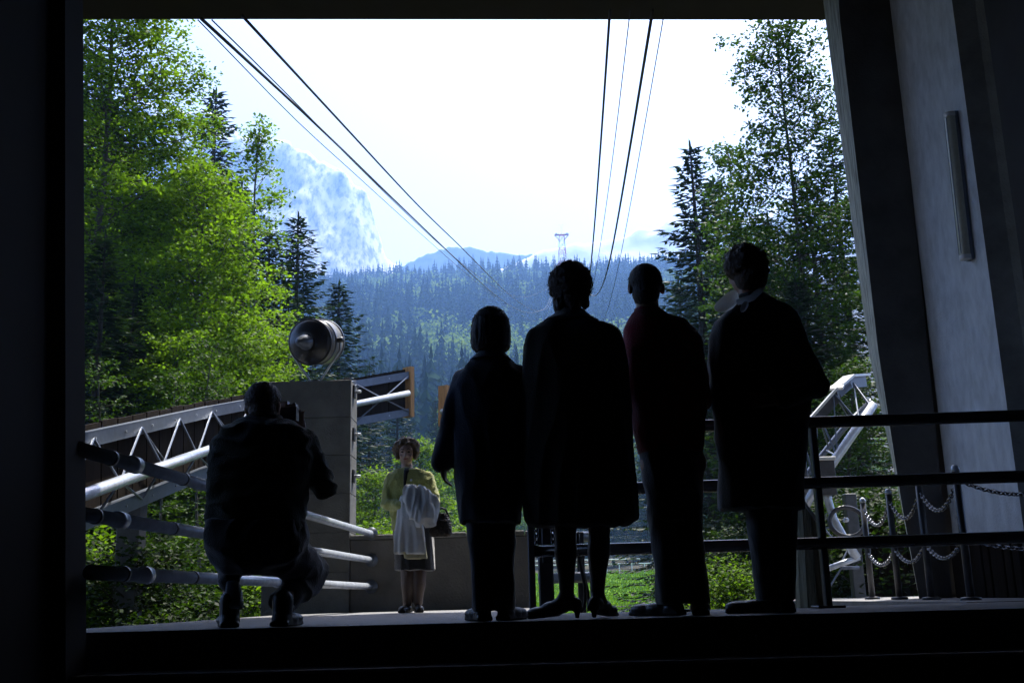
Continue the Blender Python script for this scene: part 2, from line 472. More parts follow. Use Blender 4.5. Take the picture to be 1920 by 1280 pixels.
for k, nm in ((0, 'spruce_wood'), (1, 'broadleaf_wood')):
    VV = []; QQ = []; off = 0
    for i in range(len(pts)):
        if i in iset or int(isb[i]) != k: continue
        v, q = far_protos[k][var[i] % len(far_protos[k])]
        c, s_ = math.cos(rot[i]), math.sin(rot[i])
        h = hts[i]; wv = h * wid[i]
        vv = np.stack([(v[:, 0] * c - v[:, 1] * s_) * wv + pts[i, 0], (v[:, 0] * s_ + v[:, 1] * c) * wv + pts[i, 1], v[:, 2] * h + pz[i] - 0.5], -1)
        VV.append(vv); QQ.append(q + off); off += len(v)
    o = link(nm, np_mesh(nm, np.concatenate(VV), np.concatenate(QQ)), M_fbroad if k else M_fspruce)
    tag(o, 'scattered pale green broadleaf trees in the far wood' if k else 'dense blue green spruce forest covering the far hillside', 'forest', kind='stuff')

# ================================================================ near trees
def quads_from(c, u, v):
    V = np.stack([c - u, c - v, c + u, c + v], 1).reshape(-1, 3)
    return V, np.arange(len(c) * 4).reshape(-1, 4)
def unit(a): return a / (np.linalg.norm(a, axis=-1, keepdims=True) + 1e-9)
def sprays(cs, rs, n_leaf, rad, size, flat=0.35):
    """flat, roughly level sprays of small leaves round each centre"""
    m = len(cs)
    c = np.repeat(cs, n_leaf, 0)
    t = rs.rand(m * n_leaf, 1) ** 0.5 * rad * (0.6 + 0.8 * np.repeat(rs.rand(m, 1), n_leaf, 0)); a = rs.rand(m * n_leaf, 1) * 2 * PI
    tilt = np.repeat(rs.randn(m, 2) * flat, n_leaf, 0)
    ox = np.cos(a) * t; oy = np.sin(a) * t
    oz = ox * tilt[:, :1] + oy * tilt[:, 1:] + rs.randn(m * n_leaf, 1) * 0.05 - t * t * 0.25
    c = c + np.concatenate([ox, oy, oz], 1)
    nrm = unit(np.concatenate([rs.randn(m * n_leaf, 2) * 0.55, np.ones((m * n_leaf, 1))], 1))
    u = unit(np.cross(nrm, rs.randn(m * n_leaf, 3))); v = np.cross(nrm, u)
    s = size * (0.6 + 0.8 * rs.rand(m * n_leaf, 1))
    return quads_from(c, u * s * 0.62, v * s * 0.40)
def broadleaf(seed, H, crown_r, base=0.2, n_prim=46, n_leaf=26, leaf=0.075, rad=0.36, trunk=0.14, lean=(0, 0), up=0.5, airy=1.0, top_r=0.2):
    rs = np.random.RandomState(seed)
    mb = MB()
    tp = [Vector((lean[0] * t * H + 0.12 * math.sin(t * 7 + seed), lean[1] * t * H + 0.12 * math.cos(t * 6 + seed), H * t * 0.97)) for t in np.linspace(0, 1, 9)]
    mb.tube(tp, [trunk * (1 - 0.9 * t) + 0.008 for t in np.linspace(0, 1, 9)], 7)
    cs = []
    def at(t):
        q = t * 8; i = min(int(q), 7)
        return tp[i].lerp(tp[i + 1], q - i)
    for k in range(n_prim):
        t = base + (1 - base) * (k + rs.rand()) / n_prim
        t = min(t, 0.99)
        s = (t - base) / (1 - base)
        prof = (math.sin(min(1, s * 1.25 + 0.22) * PI * 0.5) if s < 0.5 else 1.0) * (top_r + (1 - top_r) * (1 - s) ** 0.65)
        L = crown_r * prof * (0.55 + 0.6 * rs.rand())
        a = k * 2.39996 + rs.randn() * 0.35
        el = up * (0.35 + 0.9 * s) + rs.randn() * 0.12
        p0 = at(t)
        d = Vector((math.cos(a) * math.cos(el), math.sin(a) * math.cos(el), math.sin(el)))
        pts_ = [p0 + d * L * q + Vector((0, 0, -0.10 * L * q * q + 0.05 * rs.randn() * q)) for q in (0, .35, .7, 1)]
        r0 = max(0.012, trunk * 0.32 * (1 - 0.6 * t) * min(1, L / 1.5))
        mb.tube(pts_, [r0, r0 * .7, r0 * .45, 0.006], 5, caps=False)
        nsec = max(3, int(L * 4.2 * airy))
        for j in range(nsec):
            q = 0.22 + 0.78 * (j + rs.rand()) / nsec
            i = min(int(q * 3), 2); b = [0, .35, .7, 1]
            qq = (q - b[i]) / (b[i + 1] - b[i])
            p = pts_[i].lerp(pts_[i + 1], min(1, max(0, qq)))
            side = Vector((-math.sin(a), math.cos(a), 0)) * (1 if j % 2 else -1)
            sl = L * 0.42 * (1.1 - q * 0.7) * (0.6 + 0.7 * rs.rand())
            e = p + (side * 0.85 + d * 0.55 + Vector((0, 0, 0.12 + rs.randn() * 0.22))).normalized() * sl
            mb.tube([p, p.lerp(e, 0.55) + Vector((0, 0, 0.03)), e], [r0 * 0.35 + 0.003, 0.006, 0.003], 3, caps=False)
            cs.append(e)
            if sl > 0.45: cs.append(p.lerp(e, 0.55))
        cs.append(pts_[-1])
    for q in (0.93, 0.97, 1.0): cs.append(at(q) + Vector((0, 0, 0.05)))
    cs = np.array([tuple(c) for c in cs])
    V, Q = sprays(cs, rs, n_leaf, rad, leaf)
    return mb.mesh('trunk'), np_mesh('crown', V, Q)
def spruce(seed, H, rbase, base=0.08, dens=1.0, droop=0.35, twig=0.30):
    rs = np.random.RandomState(seed)
    mb = MB()
    mb.tube([(0, 0, 0), (0.03, 0, H * .4), (0, 0.03, H * .75), (0, 0, H)], [H * 0.0125, H * 0.009, H * 0.0045, 0.01], 7)
    C, U, W = [], [], []
    z = base * H
    while z < H * 0.985:
        t = (z / H - base) / (1 - base)
        nb = rs.randint(4, 7)
        a0 = rs.rand() * 6.28
        for b in range(nb):
            L = (rbase * (1 - t) ** 0.8 + 0.10) * (0.65 + 0.5 * rs.rand())
            a = a0 + b * 2 * PI / nb + rs.randn() * 0.22
            h = Vector((math.cos(a), math.sin(a), 0)); sd_ = Vector((-h.y, h.x, 0))
            el = 0.55 * t * t + 0.05 - droop * (1 - t) * 0.4
            def bp(q): return Vector((0, 0, z)) + h * L * q * math.cos(el) + Vector((0, 0, L * q * math.sin(el) - droop * L * (q ** 1.4 - 0.75 * q ** 3)))
            ps = [bp(q) for q in (0, .33, .67, 1)]
            mb.tube(ps, [0.018 * (1 - t) + 0.008, 0.012, 0.008, 0.003], 3, caps=False)
            nt_ = max(3, int(L / 0.115 * dens))
            for j in range(nt_):
                q = 0.10 + 0.9 * (j + rs.rand()) / nt_
                p = bp(q)
                for sg in (-1, 1):
                    tl = twig * (1.15 - 0.75 * q) * (0.6 + 0.7 * rs.rand()) * min(1, L / 0.9 + 0.25)
                    dr = (h * (0.55 + 0.3 * q) + sd_ * sg * 0.85 + Vector((0, 0, -0.30 - 0.35 * rs.rand() + 0.4 * t))).normalized()
                    c = p + dr * tl * 0.5
                    n = Vector((rs.randn() * 0.4, rs.randn() * 0.4, 1))
                    wv = dr.cross(n).normalized() * (0.030 + 0.025 * rs.rand())
                    C.append(c); U.append(dr * tl * 0.55); W.append(wv)
            C.append(bp(1.0)); U.append(h * 0.16); W.append(sd_ * 0.045)
        z += (0.17 + 0.16 * (1 - t)) * (0.8 + 0.4 * rs.rand()) / dens * (H / 12) ** 0.5
    for k in range(6):
        a = k * 1.05
        C.append(Vector((0, 0, H - 0.05 * k))); U.append(Vector((0.03 * math.cos(a), 0.03 * math.sin(a), 0.16))); W.append(Vector((-0.03 * math.sin(a), 0.03 * math.cos(a), 0)))
    A = lambda q: np.array([tuple(x) for x in q])
    V, Q = quads_from(A(C), A(U), A(W))
    return mb.mesh('trunk'), np_mesh('crown', V, Q)
def plant_tree(name, meshes, X, Y, scale=1.0, rz=0.0, bark=M_bark, leaf=M_beech, label='', cat='tree', group=None, zoff=-0.1, wide=1.0):
    t = empty(name, (X, Y, float(gz(X, Y)) + zoff), rz, label, cat, group)
    t.scale = (scale * wide, scale * wide, scale)
    for nm, me, m in (('trunk', meshes[0], bark), ('crown', meshes[1], leaf)):
        if not me.materials: me.materials.append(m)
        o = link(nm, me, None, t, keep=False)
    return t
def topz(px, py, Y): return P(px, py, Y).z

# --- left of the station
def to_top(px, py, Y, H):
    """scale that brings a tree of height H up to the pixel row py"""
    return (topz(px, py, Y) - float(gz(XG(px, Y), Y)) + 0.1) / H
b1 = broadleaf(3, 17.5, 3.3, base=0.30, n_prim=125, n_leaf=46, leaf=0.074, rad=0.44, trunk=0.12, up=0.42)
plant_tree('beech_tree', b1, XG(128, 22), 22, 1.0, 0.4, M_bark, M_beech, 'tallest leafy beech with layered sprays left of the big rounded beech')
b2 = broadleaf(8, 10.0, 2.9, base=0.05, n_prim=112, n_leaf=50, leaf=0.070, rad=0.42, trunk=0.08, up=0.5, top_r=0.3)
plant_tree('beech_tree', b2, XG(345, 21.5), 21.5, to_top(345, 322, 21.5, 10.0), 1.1, M_bark, M_beech, 'big rounded bright green beech above the sloping lattice girder')
b3 = broadleaf(14, 14.2, 2.2, base=0.22, n_prim=50, n_leaf=30, leaf=0.085, rad=0.36, trunk=0.08, up=0.9, airy=0.8)
plant_tree('beech_tree', b3, XG(462, 29), 29, to_top(468, 215, 29, 14.2), 2.0, M_bark, M_beech, 'slender open beech with upswept branches behind the big rounded beech')
b4 = broadleaf(27, 7.5, 2.3, base=0.05, n_prim=70, n_leaf=44, leaf=0.068, rad=0.40, trunk=0.05, up=0.45)
plant_tree('beech_tree', b4, XG(300, 19), 19, 0.82, 0.3, M_bark, M_beech, 'low leafy beech directly behind the near end of the girder')
plant_tree('beech_tree', b4, XG(455, 24), 24, 0.98, 2.3, M_bark, M_beech, 'low leafy beech rising behind the searchlight pier')
s1 = spruce(1, 19.0, 3.2, dens=1.1)
s2 = spruce(2, 13.5, 2.7, dens=1.15)
s3 = spruce(5, 12.0, 2.7, dens=1.15, droop=0.45)
for me, H_s, px, py_, Y_, lab in ((s1, 19, 364, 168, 40, 'pointed dark spruce whose tip rises above the big rounded beech'), (s2, 13.5, 543, 400, 36, 'dark spruce standing just behind the searchlight'),
        (s3, 12, 628, 528, 42, 'broad dark spruce to the right of the searchlight'), (s1, 19, 190, 150, 30, 'dark spruce between the tallest beech and the rounded beech'),
        (s2, 13.5, 290, 310, 34, 'shaded spruce hidden behind the rounded beech'), (s3, 12, 135, 180, 27, 'dark spruce behind the tallest beech by the hall'),
        (s2, 13.5, 425, 345, 44, 'shaded spruce behind the slender open beech'), (s3, 12, 235, 335, 28, 'shaded spruce between the two leafy beeches'),
        (s3, 12, 395, 330, 31, 'dark spruce close behind the rounded beech crown'), (s2, 13.5, 485, 425, 33, 'dark spruce behind the low beech by the pier'),
        (s3, 12, 150, 440, 18.5, 'dark spruce directly behind the near end of the girder'), (s2, 13.5, 215, 520, 20, 'low dark spruce behind the girder planks'), (s3, 12, 325, 300, 48, 'distant dark spruce left of the pointed spruce'), (s1, 19, 108, 100, 36, 'tall dark spruce far behind the hall corner')):
    plant_tree('spruce_tree', me, XG(px, Y_), Y_, to_top(px, py_, Y_, H_s), px * 0.7, M_bark, M_spruce, lab, wide=1.3)
# --- slim trunks and low growth under the girder
bp = broadleaf(41, 9.0, 1.7, base=0.42, n_prim=22, n_leaf=22, leaf=0.08, rad=0.34, trunk=0.055, up=0.4)
for px, Y, sc, rz_ in ((162, 15, .52, 0), (232, 20, .62, 1), (300, 17, .55, 2), (368, 16, .58, 3), (388, 19, .6, 4), (425, 23, .7, 5)):
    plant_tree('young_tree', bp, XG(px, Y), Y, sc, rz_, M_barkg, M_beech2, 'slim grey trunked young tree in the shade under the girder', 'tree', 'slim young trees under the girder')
def bush(seed, H, r, n=50, leaf=0.055, n_leaf=40):
    return broadleaf(seed, H, r, base=0.03, n_prim=n, n_leaf=n_leaf, leaf=leaf, rad=0.3, trunk=0.03, up=0.6, top_r=0.45)
b5d = broadleaf(35, 6.5, 2.2, base=0.08, n_prim=50, n_leaf=34, leaf=0.075, rad=0.42, trunk=0.08, up=0.5)
bu1, bu2, bu3, bu4 = bush(53, 1.7, 1.2), bush(54, 1.1, 1.0, 34), bush(51, 1.7, 1.2), bush(52, 1.1, 1.0, 34)
for i, (px, Y, sc, k) in enumerate(((150, 12, 1, 0), (210, 15, 1, 1), (255, 11.5, .9, 0), (330, 13, 1.1, 1), (345, 18, 1.2, 0), (430, 14, 1.0, 0), (470, 17, 1.1, 1), (500, 21, 1.3, 0), (140, 20, 1.5, 1), (290, 24, 1.7, 0), (400, 27, 1.6, 1))):
    plant_tree('bush', ((bu1, bu2) if i % 5 else (bu3, bu4))[k], XG(px, Y), Y, sc, i * 1.3, M_bark, M_beech3 if i % 5 else M_beech, 'leafy undergrowth bush on the shady forest floor under the girder', 'bush', 'undergrowth bushes under the girder')  # bright leaf stands for lit patches among the shade-coloured bushes
# --- behind the parapet and the woman
b5 = broadleaf(33, 6.5, 2.2, base=0.08, n_prim=60, n_leaf=40, leaf=0.080, rad=0.42, trunk=0.08, up=0.5)
for px, Y, sc, lab in ((795, 42, 1.12, 'bright broadleaf tree in the valley behind the woman in the cardigan'), (705, 30, .72, 'low bright tree behind the parapet right of the pier'),
                       (850, 55, 1.2, 'bright broadleaf tree behind the pageboy haired person'), (650, 36, .75, 'small bright tree behind the pier edge')):
    plant_tree('broadleaf_tree', b5, XG(px, Y), Y, sc, px, M_barkg, M_beech, lab)
for px, Y, sc, lab in ((745, 62, 1.05, 'dark spruce beyond the parapet behind the bright trees'), (690, 50, .9, 'dark spruce beyond the right end of the girder'), (875, 75, 1.1, 'dark spruce in the valley bottom left of the meadow'),
                       (820, 95, 1.2, 'distant dark spruce left of the meadow'), (770, 110, 1.2, 'distant dark spruce far behind the parapet')):
    plant_tree('spruce_tree', s2, XG(px, Y), Y, sc, px, M_bark, M_spruce, lab)
for i, (px, Y) in enumerate(((690, 17), (735, 19), (850, 18), (800, 22))):
    plant_tree('bush', bu3, XG(px, Y), Y, 1.15, i, M_bark, M_beech, 'leafy green bush growing just beyond the parapet wall', 'bush', 'bushes beyond the parapet')
# --- wood edge beyond the meadow
for i in range(34):
    rr = random.Random(i)
    Y = 116 + 30 * rr.random(); X = -14 + 52 * (i + rr.random()) / 34
    k = rr.random() < 0.3
    plant_tree('broadleaf_tree' if k else 'spruce_tree', b5 if k else s2, X, Y, (1.3 if k else 0.75) + 0.5 * rr.random(), i, M_bark, M_beech if k else M_spruce,
               'leafy tree at the wood edge beyond the meadow' if k else 'dark spruce at the wood edge beyond the meadow', 'tree', 'leafy trees edging the meadow' if k else 'spruces edging the meadow')
# --- right of the station
r1 = broadleaf(61, 14.5, 2.6, base=0.20, n_prim=120, n_leaf=36, leaf=0.074, rad=0.38, trunk=0.085, up=0.62, airy=0.95, top_r=0.35)
plant_tree('broadleaf_tree', r1, XG(1552, 21), 21, to_top(1530, 30, 21, 14.5), 0.6, M_bark, M_beech2, 'tall airy broadleaf tree beside the concrete portal leg')
r2 = broadleaf(66, 12.0, 1.9, base=0.25, n_prim=60, n_leaf=28, leaf=0.080, rad=0.34, trunk=0.065, up=0.6, airy=0.9)
plant_tree('broadleaf_tree', r2, XG(1432, 27), 27, to_top(1430, 262, 27, 12.0), 0.2, M_bark, M_beech2, 'thin open tree between the slim spruce and the tall airy tree')
s4 = spruce(9, 13.6, 2.3, droop=0.5, dens=1.1)
for me, H_s, px, py_, Y_, lab in ((s4, 13.6, 1352, 268, 31, 'slim spruce with drooping boughs beside the valley forest'), (s3, 12, 1440, 430, 30, 'dark spruce behind the woman with the white scarf'),
        (s2, 13.5, 1500, 400, 26, 'dark spruce under the tall airy tree'), (s3, 12, 1585, 330, 23, 'dark spruce close behind the concrete portal leg'),
        (s3, 12, 1395, 330, 38, 'dark spruce right behind the slim drooping spruce'), (s1, 19, 1645, 250, 30, 'dark spruce hidden behind the portal leg'),
        (s2, 13.5, 1545, 430, 33, 'dark spruce between the airy tree and the portal leg'), (s3, 12, 1475, 470, 24, 'low dark spruce right of the woman with the white scarf'),
        (s2, 13.5, 1310, 520, 40, 'low dark spruce left of the slim drooping spruce')):
    plant_tree('spruce_tree', me, XG(px, Y_), Y_, to_top(px, py_, Y_, H_s), px * 0.7, M_bark, M_spruce, lab, wide=1.3)
plant_tree('spruce_tree', s3, XG(1545, 18.5), 18.5, 0.55, 1.0, M_bark, M_spruce, 'small dark spruce behind the right hand lattice arm', wide=1.3)
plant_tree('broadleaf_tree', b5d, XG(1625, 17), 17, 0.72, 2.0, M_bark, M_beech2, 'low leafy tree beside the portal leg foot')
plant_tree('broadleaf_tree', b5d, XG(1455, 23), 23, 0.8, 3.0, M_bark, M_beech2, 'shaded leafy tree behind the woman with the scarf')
for i, (px, Y, sc) in enumerate(((1375, 15, .78), (1350, 24, 1.3), (1290, 44, 1.3), (1420, 20, 1.2), (1600, 14.5, 1.2), (1660, 15, 1.2), (1330, 34, 1.6))):
    plant_tree('bush', bu3 if i == 0 else bu1, XG(px, Y), Y, sc, i, M_bark, M_beech if i == 0 else M_beech3, 'leafy bush below the railing at the meadow edge' if i == 0 else 'shaded bush along the right side of the berth', 'bush', None if i == 0 else 'shaded bushes right of the berth')
# ================================================================ platform, steps, station hall
EDGE = 4.92
def flat(name, m, boxes, kind='structure', parent=None, bev=0.0):
    mb = MB()
    for a, b in boxes: mb.box(a, b, bev)
    o = mb.build(name, m, parent)
    if kind: tag(o, kind=kind)
    return o
flat('platform', M_pave, [((-2.35, EDGE, -1.6), (0.12, 11.95, 0.0)), ((0.1205, EDGE, -1.6), (4.1, 7.0, -0.0005))])
flat('side_platform', M_pave, [((2.95, 7.25, -1.6), (6.5, 15.5, 0.0))])
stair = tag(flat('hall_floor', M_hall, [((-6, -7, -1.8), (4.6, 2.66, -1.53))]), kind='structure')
for k in range(1, 9):
    o = MB().box((-6, EDGE - 0.28 * k, -1.75), (4.1, EDGE - 0.28 * (k - 1) - 0.002, -0.17 * k), 0.012).build('step', M_concd)
    tag(o, kind='structure')

hall = empty('station_hall', (0, -1, -1.53), 0, 'dark concrete cable car station hall framing the view', 'building')
# roof: its front edge runs a little askew and reaches out over the platform
LA, RA = P(-120, 37, 12.0), P(2040, 39, 12.75)
zr = 0.5 * (LA.z + RA.z)
def at_z(px, py, z):
    d = ray(px, py)
    return CAM + d * ((z - CAM.z) / d.z)
A_, B_ = at_z(-120, 36, zr), at_z(2040, 38, zr)
mb = MB()
v = [(A_.x - 6, -7, zr), (B_.x + 6, -7, zr), (B_.x + 6, B_.y + (B_.y - A_.y) / (B_.x - A_.x) * 6, zr), (A_.x - 6, A_.y - (B_.y - A_.y) / (B_.x - A_.x) * 6, zr)]
mb.add(v + [(x, y, z + 0.7) for x, y, z in v], [(0, 1, 2, 3), (7, 6, 5, 4), (0, 4, 5, 1), (1, 5, 6, 2), (2, 6, 7, 3), (3, 7, 4, 0)])
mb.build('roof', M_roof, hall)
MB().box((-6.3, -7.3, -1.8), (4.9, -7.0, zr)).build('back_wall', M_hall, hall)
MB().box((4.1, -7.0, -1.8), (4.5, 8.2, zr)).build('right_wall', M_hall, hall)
# added left buttress standing in for a dark border: it thickens towards its foot
Yb = 4.62
c0, c1 = P(123, 1283, Yb), P(122, 20, Yb)
mb = MB()
zl = -1.8
def bx_at(z, o=0.0): return c0.x + (c1.x - c0.x) * (z - c0.z) / (c1.z - c0.z) + o
fr = [(bx_at(zl), Yb, zl), (bx_at(zr), Yb, zr)]
mb.add([(-6.0, -7, zl), (bx_at(zl) - 0.06, Yb - 0.05, zl), (bx_at(zl), Yb, zl), (bx_at(zl), Yb + 0.22, zl), (-6.0, Yb + 0.22, zl),
        (-6.0, -7, zr), (bx_at(zr) - 0.06, Yb - 0.05, zr), (bx_at(zr), Yb, zr), (bx_at(zr), Yb + 0.22, zr), (-6.0, Yb + 0.22, zr),
        (bx_at(zl) - 0.06, -7, zl), (bx_at(zr) - 0.06, -7, zr)],
       [(1, 2, 7, 6), (2, 3, 8, 7), (3, 4, 9, 8), (10, 1, 6, 11), (4, 0, 5, 9)])
mb.build('added_left_buttress', M_roof, hall)
# portal leg at the right of the mouth: knee profile, boarded concrete reveal
Yf, Yk = 10.3, 10.78
fl = [(1571, -20), (1575, 40), (1647, 660), (1691, 944), (1703, 1010)]
bl = [(1541, -20), (1548, 40), (1629, 660), (1683, 912), (1697, 985)]
fr_ = [(1675, -20), (1680, 45), (1740, 660), (1770, 960), (1777, 1030)]
FL = [P(*q, Yf) for q in fl]; BL = [P(*q, Yk) for q in bl]; FR = [P(*q, Yf) for q in fr_]
def extz(ps):
    """run a profile down to the platform and up to the roof"""
    q = list(ps)
    a, b = q[-2], q[-1]; q.append(b + (b - a) * ((-0.02 - b.z) / (b.z - a.z)))
    a, b = q[1], q[0]; q.insert(0, b + (b - a) * ((zr + 0.02 - b.z) / (b.z - a.z)))
    return q
FL, BL, FR = extz(FL), extz(BL), extz(FR)
WX = 0.5 * (FR[2].x + FR[3].x) + 0.0          # plane of the pale wall face
n_ = len(FL)
mb = MB(); mb.add(FL + FR, [(i, i + 1, n_ + i + 1, n_ + i) for i in range(n_ - 1)])
BR = [Vector((p.x + 0.35, Yk, p.z)) for p in FR]
mb.add([Vector((p.x + .004, p.y, p.z)) for p in BL] + BR, [(n_ + i, n_ + i + 1, i + 1, i) for i in range(n_ - 1)])
mb.build('portal_leg', M_concd, hall)
mb = MB(); mb.add(BL + FL, [(i, i + 1, n_ + i + 1, n_ + i) for i in range(n_ - 1)])
mb.build('portal_reveal', M_board, hall)
# pier with the pale face that carries the lamp
WN = PXp(1866, 600, WX)
Yn = WN.y
mb = MB()
mb.add([(WX, Yn, -0.01), (WX, Yf + 0.03, -0.01), (WX, Yf + 0.03, zr + .01), (WX, Yn, zr + .01)], [(0, 1, 2, 3)])
mb.build('pale_wall_face', M_plaster, hall)
mb = MB()
mb.add([(WX, Yn, -0.01), (WX, Yn, zr + .01), (WX + 0.16, Yn - 0.10, zr + .01), (WX + 0.16, Yn - 0.10, -0.01), (4.6, Yn - 0.10, -0.01), (4.6, Yn - 0.10, zr + 0.01), (4.6, Yk, -.01), (4.6, Yk, zr + .01)],
       [(0, 1, 2, 3), (3, 2, 5, 4), (4, 5, 7, 6)])
mb.build('pier_edge', M_conc, hall)
print('pier', WX, Yn, 'roof', zr, A_, B_)
# skirting planks at the foot of the pale face
y = Yn - 0.02
k = 0
while y < Yf - 0.05:
    hgt = P(1790, 1012, 9.2).z + 0.03 * math.sin(k * 2.1)
    MB().box((WX - 0.075 - 0.006 * (k % 3), y, 0.0), (WX - 0.03, y + 0.125, hgt), 0.006).build('plank', M_plank, hall)
    y += 0.14; k += 1

# --- fluorescent wall lamp on the pale face
l0, l1 = PXp(1812, 488, WX - 0.06), PXp(1781, 212, WX - 0.06)
lamp = empty('wall_lamp', l0, 0, 'long unlit fluorescent tube lamp fixed upright on the pale wall', 'lamp')
ax = (l1 - l0).normalized()
sidev = Vector((0, 1, 0))
mb = MB(); mb.obox(l0 + Vector((0.035, 0, 0)), l1 + Vector((0.035, 0, 0)), 0.04, 0.10, sidev); mb.build('housing', M_steel, lamp)
mb = MB(); Ln = (l1 - l0).length
mb.lathe(l0, ax, [(0.0, 0.02), (0.012, 0.045), (0.04, 0.055), (Ln - 0.04, 0.055), (Ln - 0.012, 0.045), (Ln, 0.02)], 18)
mb.build('diffuser', M_glass, lamp, True)
for q in (0.0, Ln - 0.05):
    mb = MB(); mb.lathe(l0 + ax * q, ax, [(0, 0.05), (0.005, 0.0575), (0.045, 0.0575), (0.05, 0.05)], 18); mb.build('end_cap', M_white, lamp, True)
for k in (-1, 1):
    mb = MB(); o_ = Vector((-0.050, 0.024 * k, 0)); mb.obox(l0 + o_ + ax * .06, l1 + o_ - ax * .06, 0.006, 0.006, sidev); mb.build('cover_rib', M_steel, lamp)

# ================================================================ left: pipe railing, pier with searchlight, parapet, girder
YW = 11.5                                        # distance of pier and parapet
rail = empty('pipe_railing', (-2.05, 5, 0), 0, 'grey three bar pipe railing along the open left platform edge', 'railing')
xr = XG(690, YW - 0.12, 0.8)
for (ya, yb, ra) in ((833, 999, 0.034), (958, 1049, 0.034), (1070, 1099, 0.034)):
    p1 = P(692, yb, YW - 0.1)
    # level bar: find the distance at which it crosses the left pixel
    d = ray(60, ya - (yb - ya) / 570 * 60)
    p0 = CAM + d * ((p1.z - CAM.z) / d.z)
    p0 = p0.lerp(p1, (Yb + 0.15 - p0.y) / (p1.y - p0.y))
    p1 = p1 + (p1 - p0).normalized() * 0.16
    mb = MB(); mb.tube([p0, p0.lerp(p1, 0.5), p1], ra, 14); b_ = mb.build('bar', M_galv, rail, True)
    for q in (0.085, 0.45):
        c = p0.lerp(p1, q); e = p0.lerp(p1, q + 0.012)
        MB().tube([c, e], ra + 0.009, 14).build('sleeve', M_galv, rail, True)
    for q in (0.05, 0.19):
        c = p0.lerp(p1, q); e = p0.lerp(p1, q + 0.004)
        MB().tube([c, e], ra + 0.004, 14).build('clamp', M_steeld, rail, True)
    MB().lathe((p1.x, YW + 0.021 - 0.012, p1.z), (0, -1, 0), [(0, 0.07), (0.012, 0.07), (0.016, 0.045), (0.03, 0.04)], 16).build('flange', M_steel, rail, True)
for q in (0.47,):
    pass
# pier
pr = P(657, 850, YW)
px0 = P(497, 850, YW).x
ztop = P(600, 713, YW).z
pier = empty('concrete_pier', (0.5 * (px0 + pr.x), YW + 0.22, 0), 0, 'tall concrete pier with form joints carrying the searchlight', 'pier')
courses = 6
hz_ = ztop / courses
MB().box((px0 + 0.03, YW + 0.03, -1.2), (pr.x - 0.03, YW + 0.42, ztop - 0.03)).build('core', M_concd, pier)
for k in range(courses):
    z0 = k * hz_ if k else -1.2
    MB().box((px0, YW, z0 + 0.002), (pr.x, YW + 0.45, (k + 1) * hz_ - 0.002), 0.004).build('course', M_conc, pier)
for py_ in (735, 815, 893):
    p = P(663, py_, YW + 0.20)
    mb = MB().box((pr.x, YW + 0.12, p.z - 0.07), (pr.x + 0.022, YW + 0.24, p.z + 0.07), 0.004)
    pl = mb.build('anchor_plate', M_steeld, pier)
    MB().tube([(pr.x + 0.02, YW + 0.18, p.z), (pr.x + 0.085, YW + 0.18, p.z)], 0.016, 8).build('bolt', M_galv, pl, True)
# parapet
zp = P(760, 1000, YW).z
par = empty('parapet_wall', (-0.6, YW + 0.15, 0), 0, 'low concrete parapet wall with worn pale top behind the woman', 'wall')
MB().box((pr.x + 0.002, YW + 0.02, -1.2), (0.115, YW + 0.32, zp - 0.05), 0.01).build('wall', M_concd, par)
x = pr.x + 0.004; k = 0
while x < 0.10:
    e = min(x + 0.62, 0.13)
    MB().box((x, YW - 0.012 + 0.004 * (k % 2), zp - 0.049), (e - 0.006, YW + 0.35, zp + 0.003 * (k % 3)), 0.01).build('coping_slab', M_conc, par)
    x = e; k += 1
# searchlight
sc0 = P(588, 641, YW + 0.2)                      # centre of the drum
axd = (Vector((0.24, 0.90, 0.20))).normalized()  # points away to the valley
sl = empty('searchlight', P(578, 712, YW + 0.2), 0, 'drum searchlight with cone back pointing to the valley on the pier', 'searchlight')
rd = 0.25
M_drum = mat('drum_paint', (0.20, 0.20, 0.20), 0.3, metal=0.2, var=0.15, scale=12)
mb = MB(); mb.lathe(sc0, axd, [(-0.20, 0.09), (-0.19, 0.13), (-0.13, rd - 0.03), (-0.11, rd - 0.008), (-0.08, rd)], 40); mb.build('back_shell', M_black, sl, True)
mb = MB(); mb.lathe(sc0, axd, [(-0.081, rd + 0.001), (0.27, rd + 0.004)], 40); mb.build('drum', M_drum, sl, True)
mb = MB(); mb.lathe(sc0, axd, [(-0.40, 0.022), (-0.36, 0.03), (-0.35, 0.055), (-0.21, 0.085), (-0.19, 0.10)], 28); mb.build('lamp_socket', M_steel, sl, True)
for q in (-0.09, 0.05, 0.26):
    mb = MB(); mb.lathe(sc0, axd, [(q - 0.012, rd), (q - 0.010, rd + 0.014), (q + 0.010, rd + 0.014), (q + 0.012, rd)], 40); mb.build('hoop', M_steel if q > 0 else M_black, sl, True)
sx = axd.cross(Vector((0, 0, 1))).normalized()
mid = sc0 + axd * 0.07
ft = Vector((mid.x, mid.y, ztop + 0.02))
for sg in (-1, 1):
    p = mid + sx * sg * (rd + 0.045)
    mb = MB(); mb.tube([p + Vector((0, 0, 0.02)), p + Vector((0, 0, -0.12)), ft + sx * sg * 0.05 + Vector((0, 0, 0.015))], 0.013, 8); mb.build('yoke_arm', M_galv, sl, True)
    mb = MB(); mb.lathe(p - sx * sg * 0.05, sx * sg, [(0, 0.03), (0.08, 0.03), (0.085, 0.02)], 12); mb.build('pivot_knob', M_steeld, sl, True)
mb = MB(); mb.lathe(ft - Vector((0, 0, 0.02)), (0, 0, 1), [(0, 0.11), (0.025, 0.11), (0.03, 0.05), (0.06, 0.045)], 20); mb.build('foot', M_steeld, sl, True)
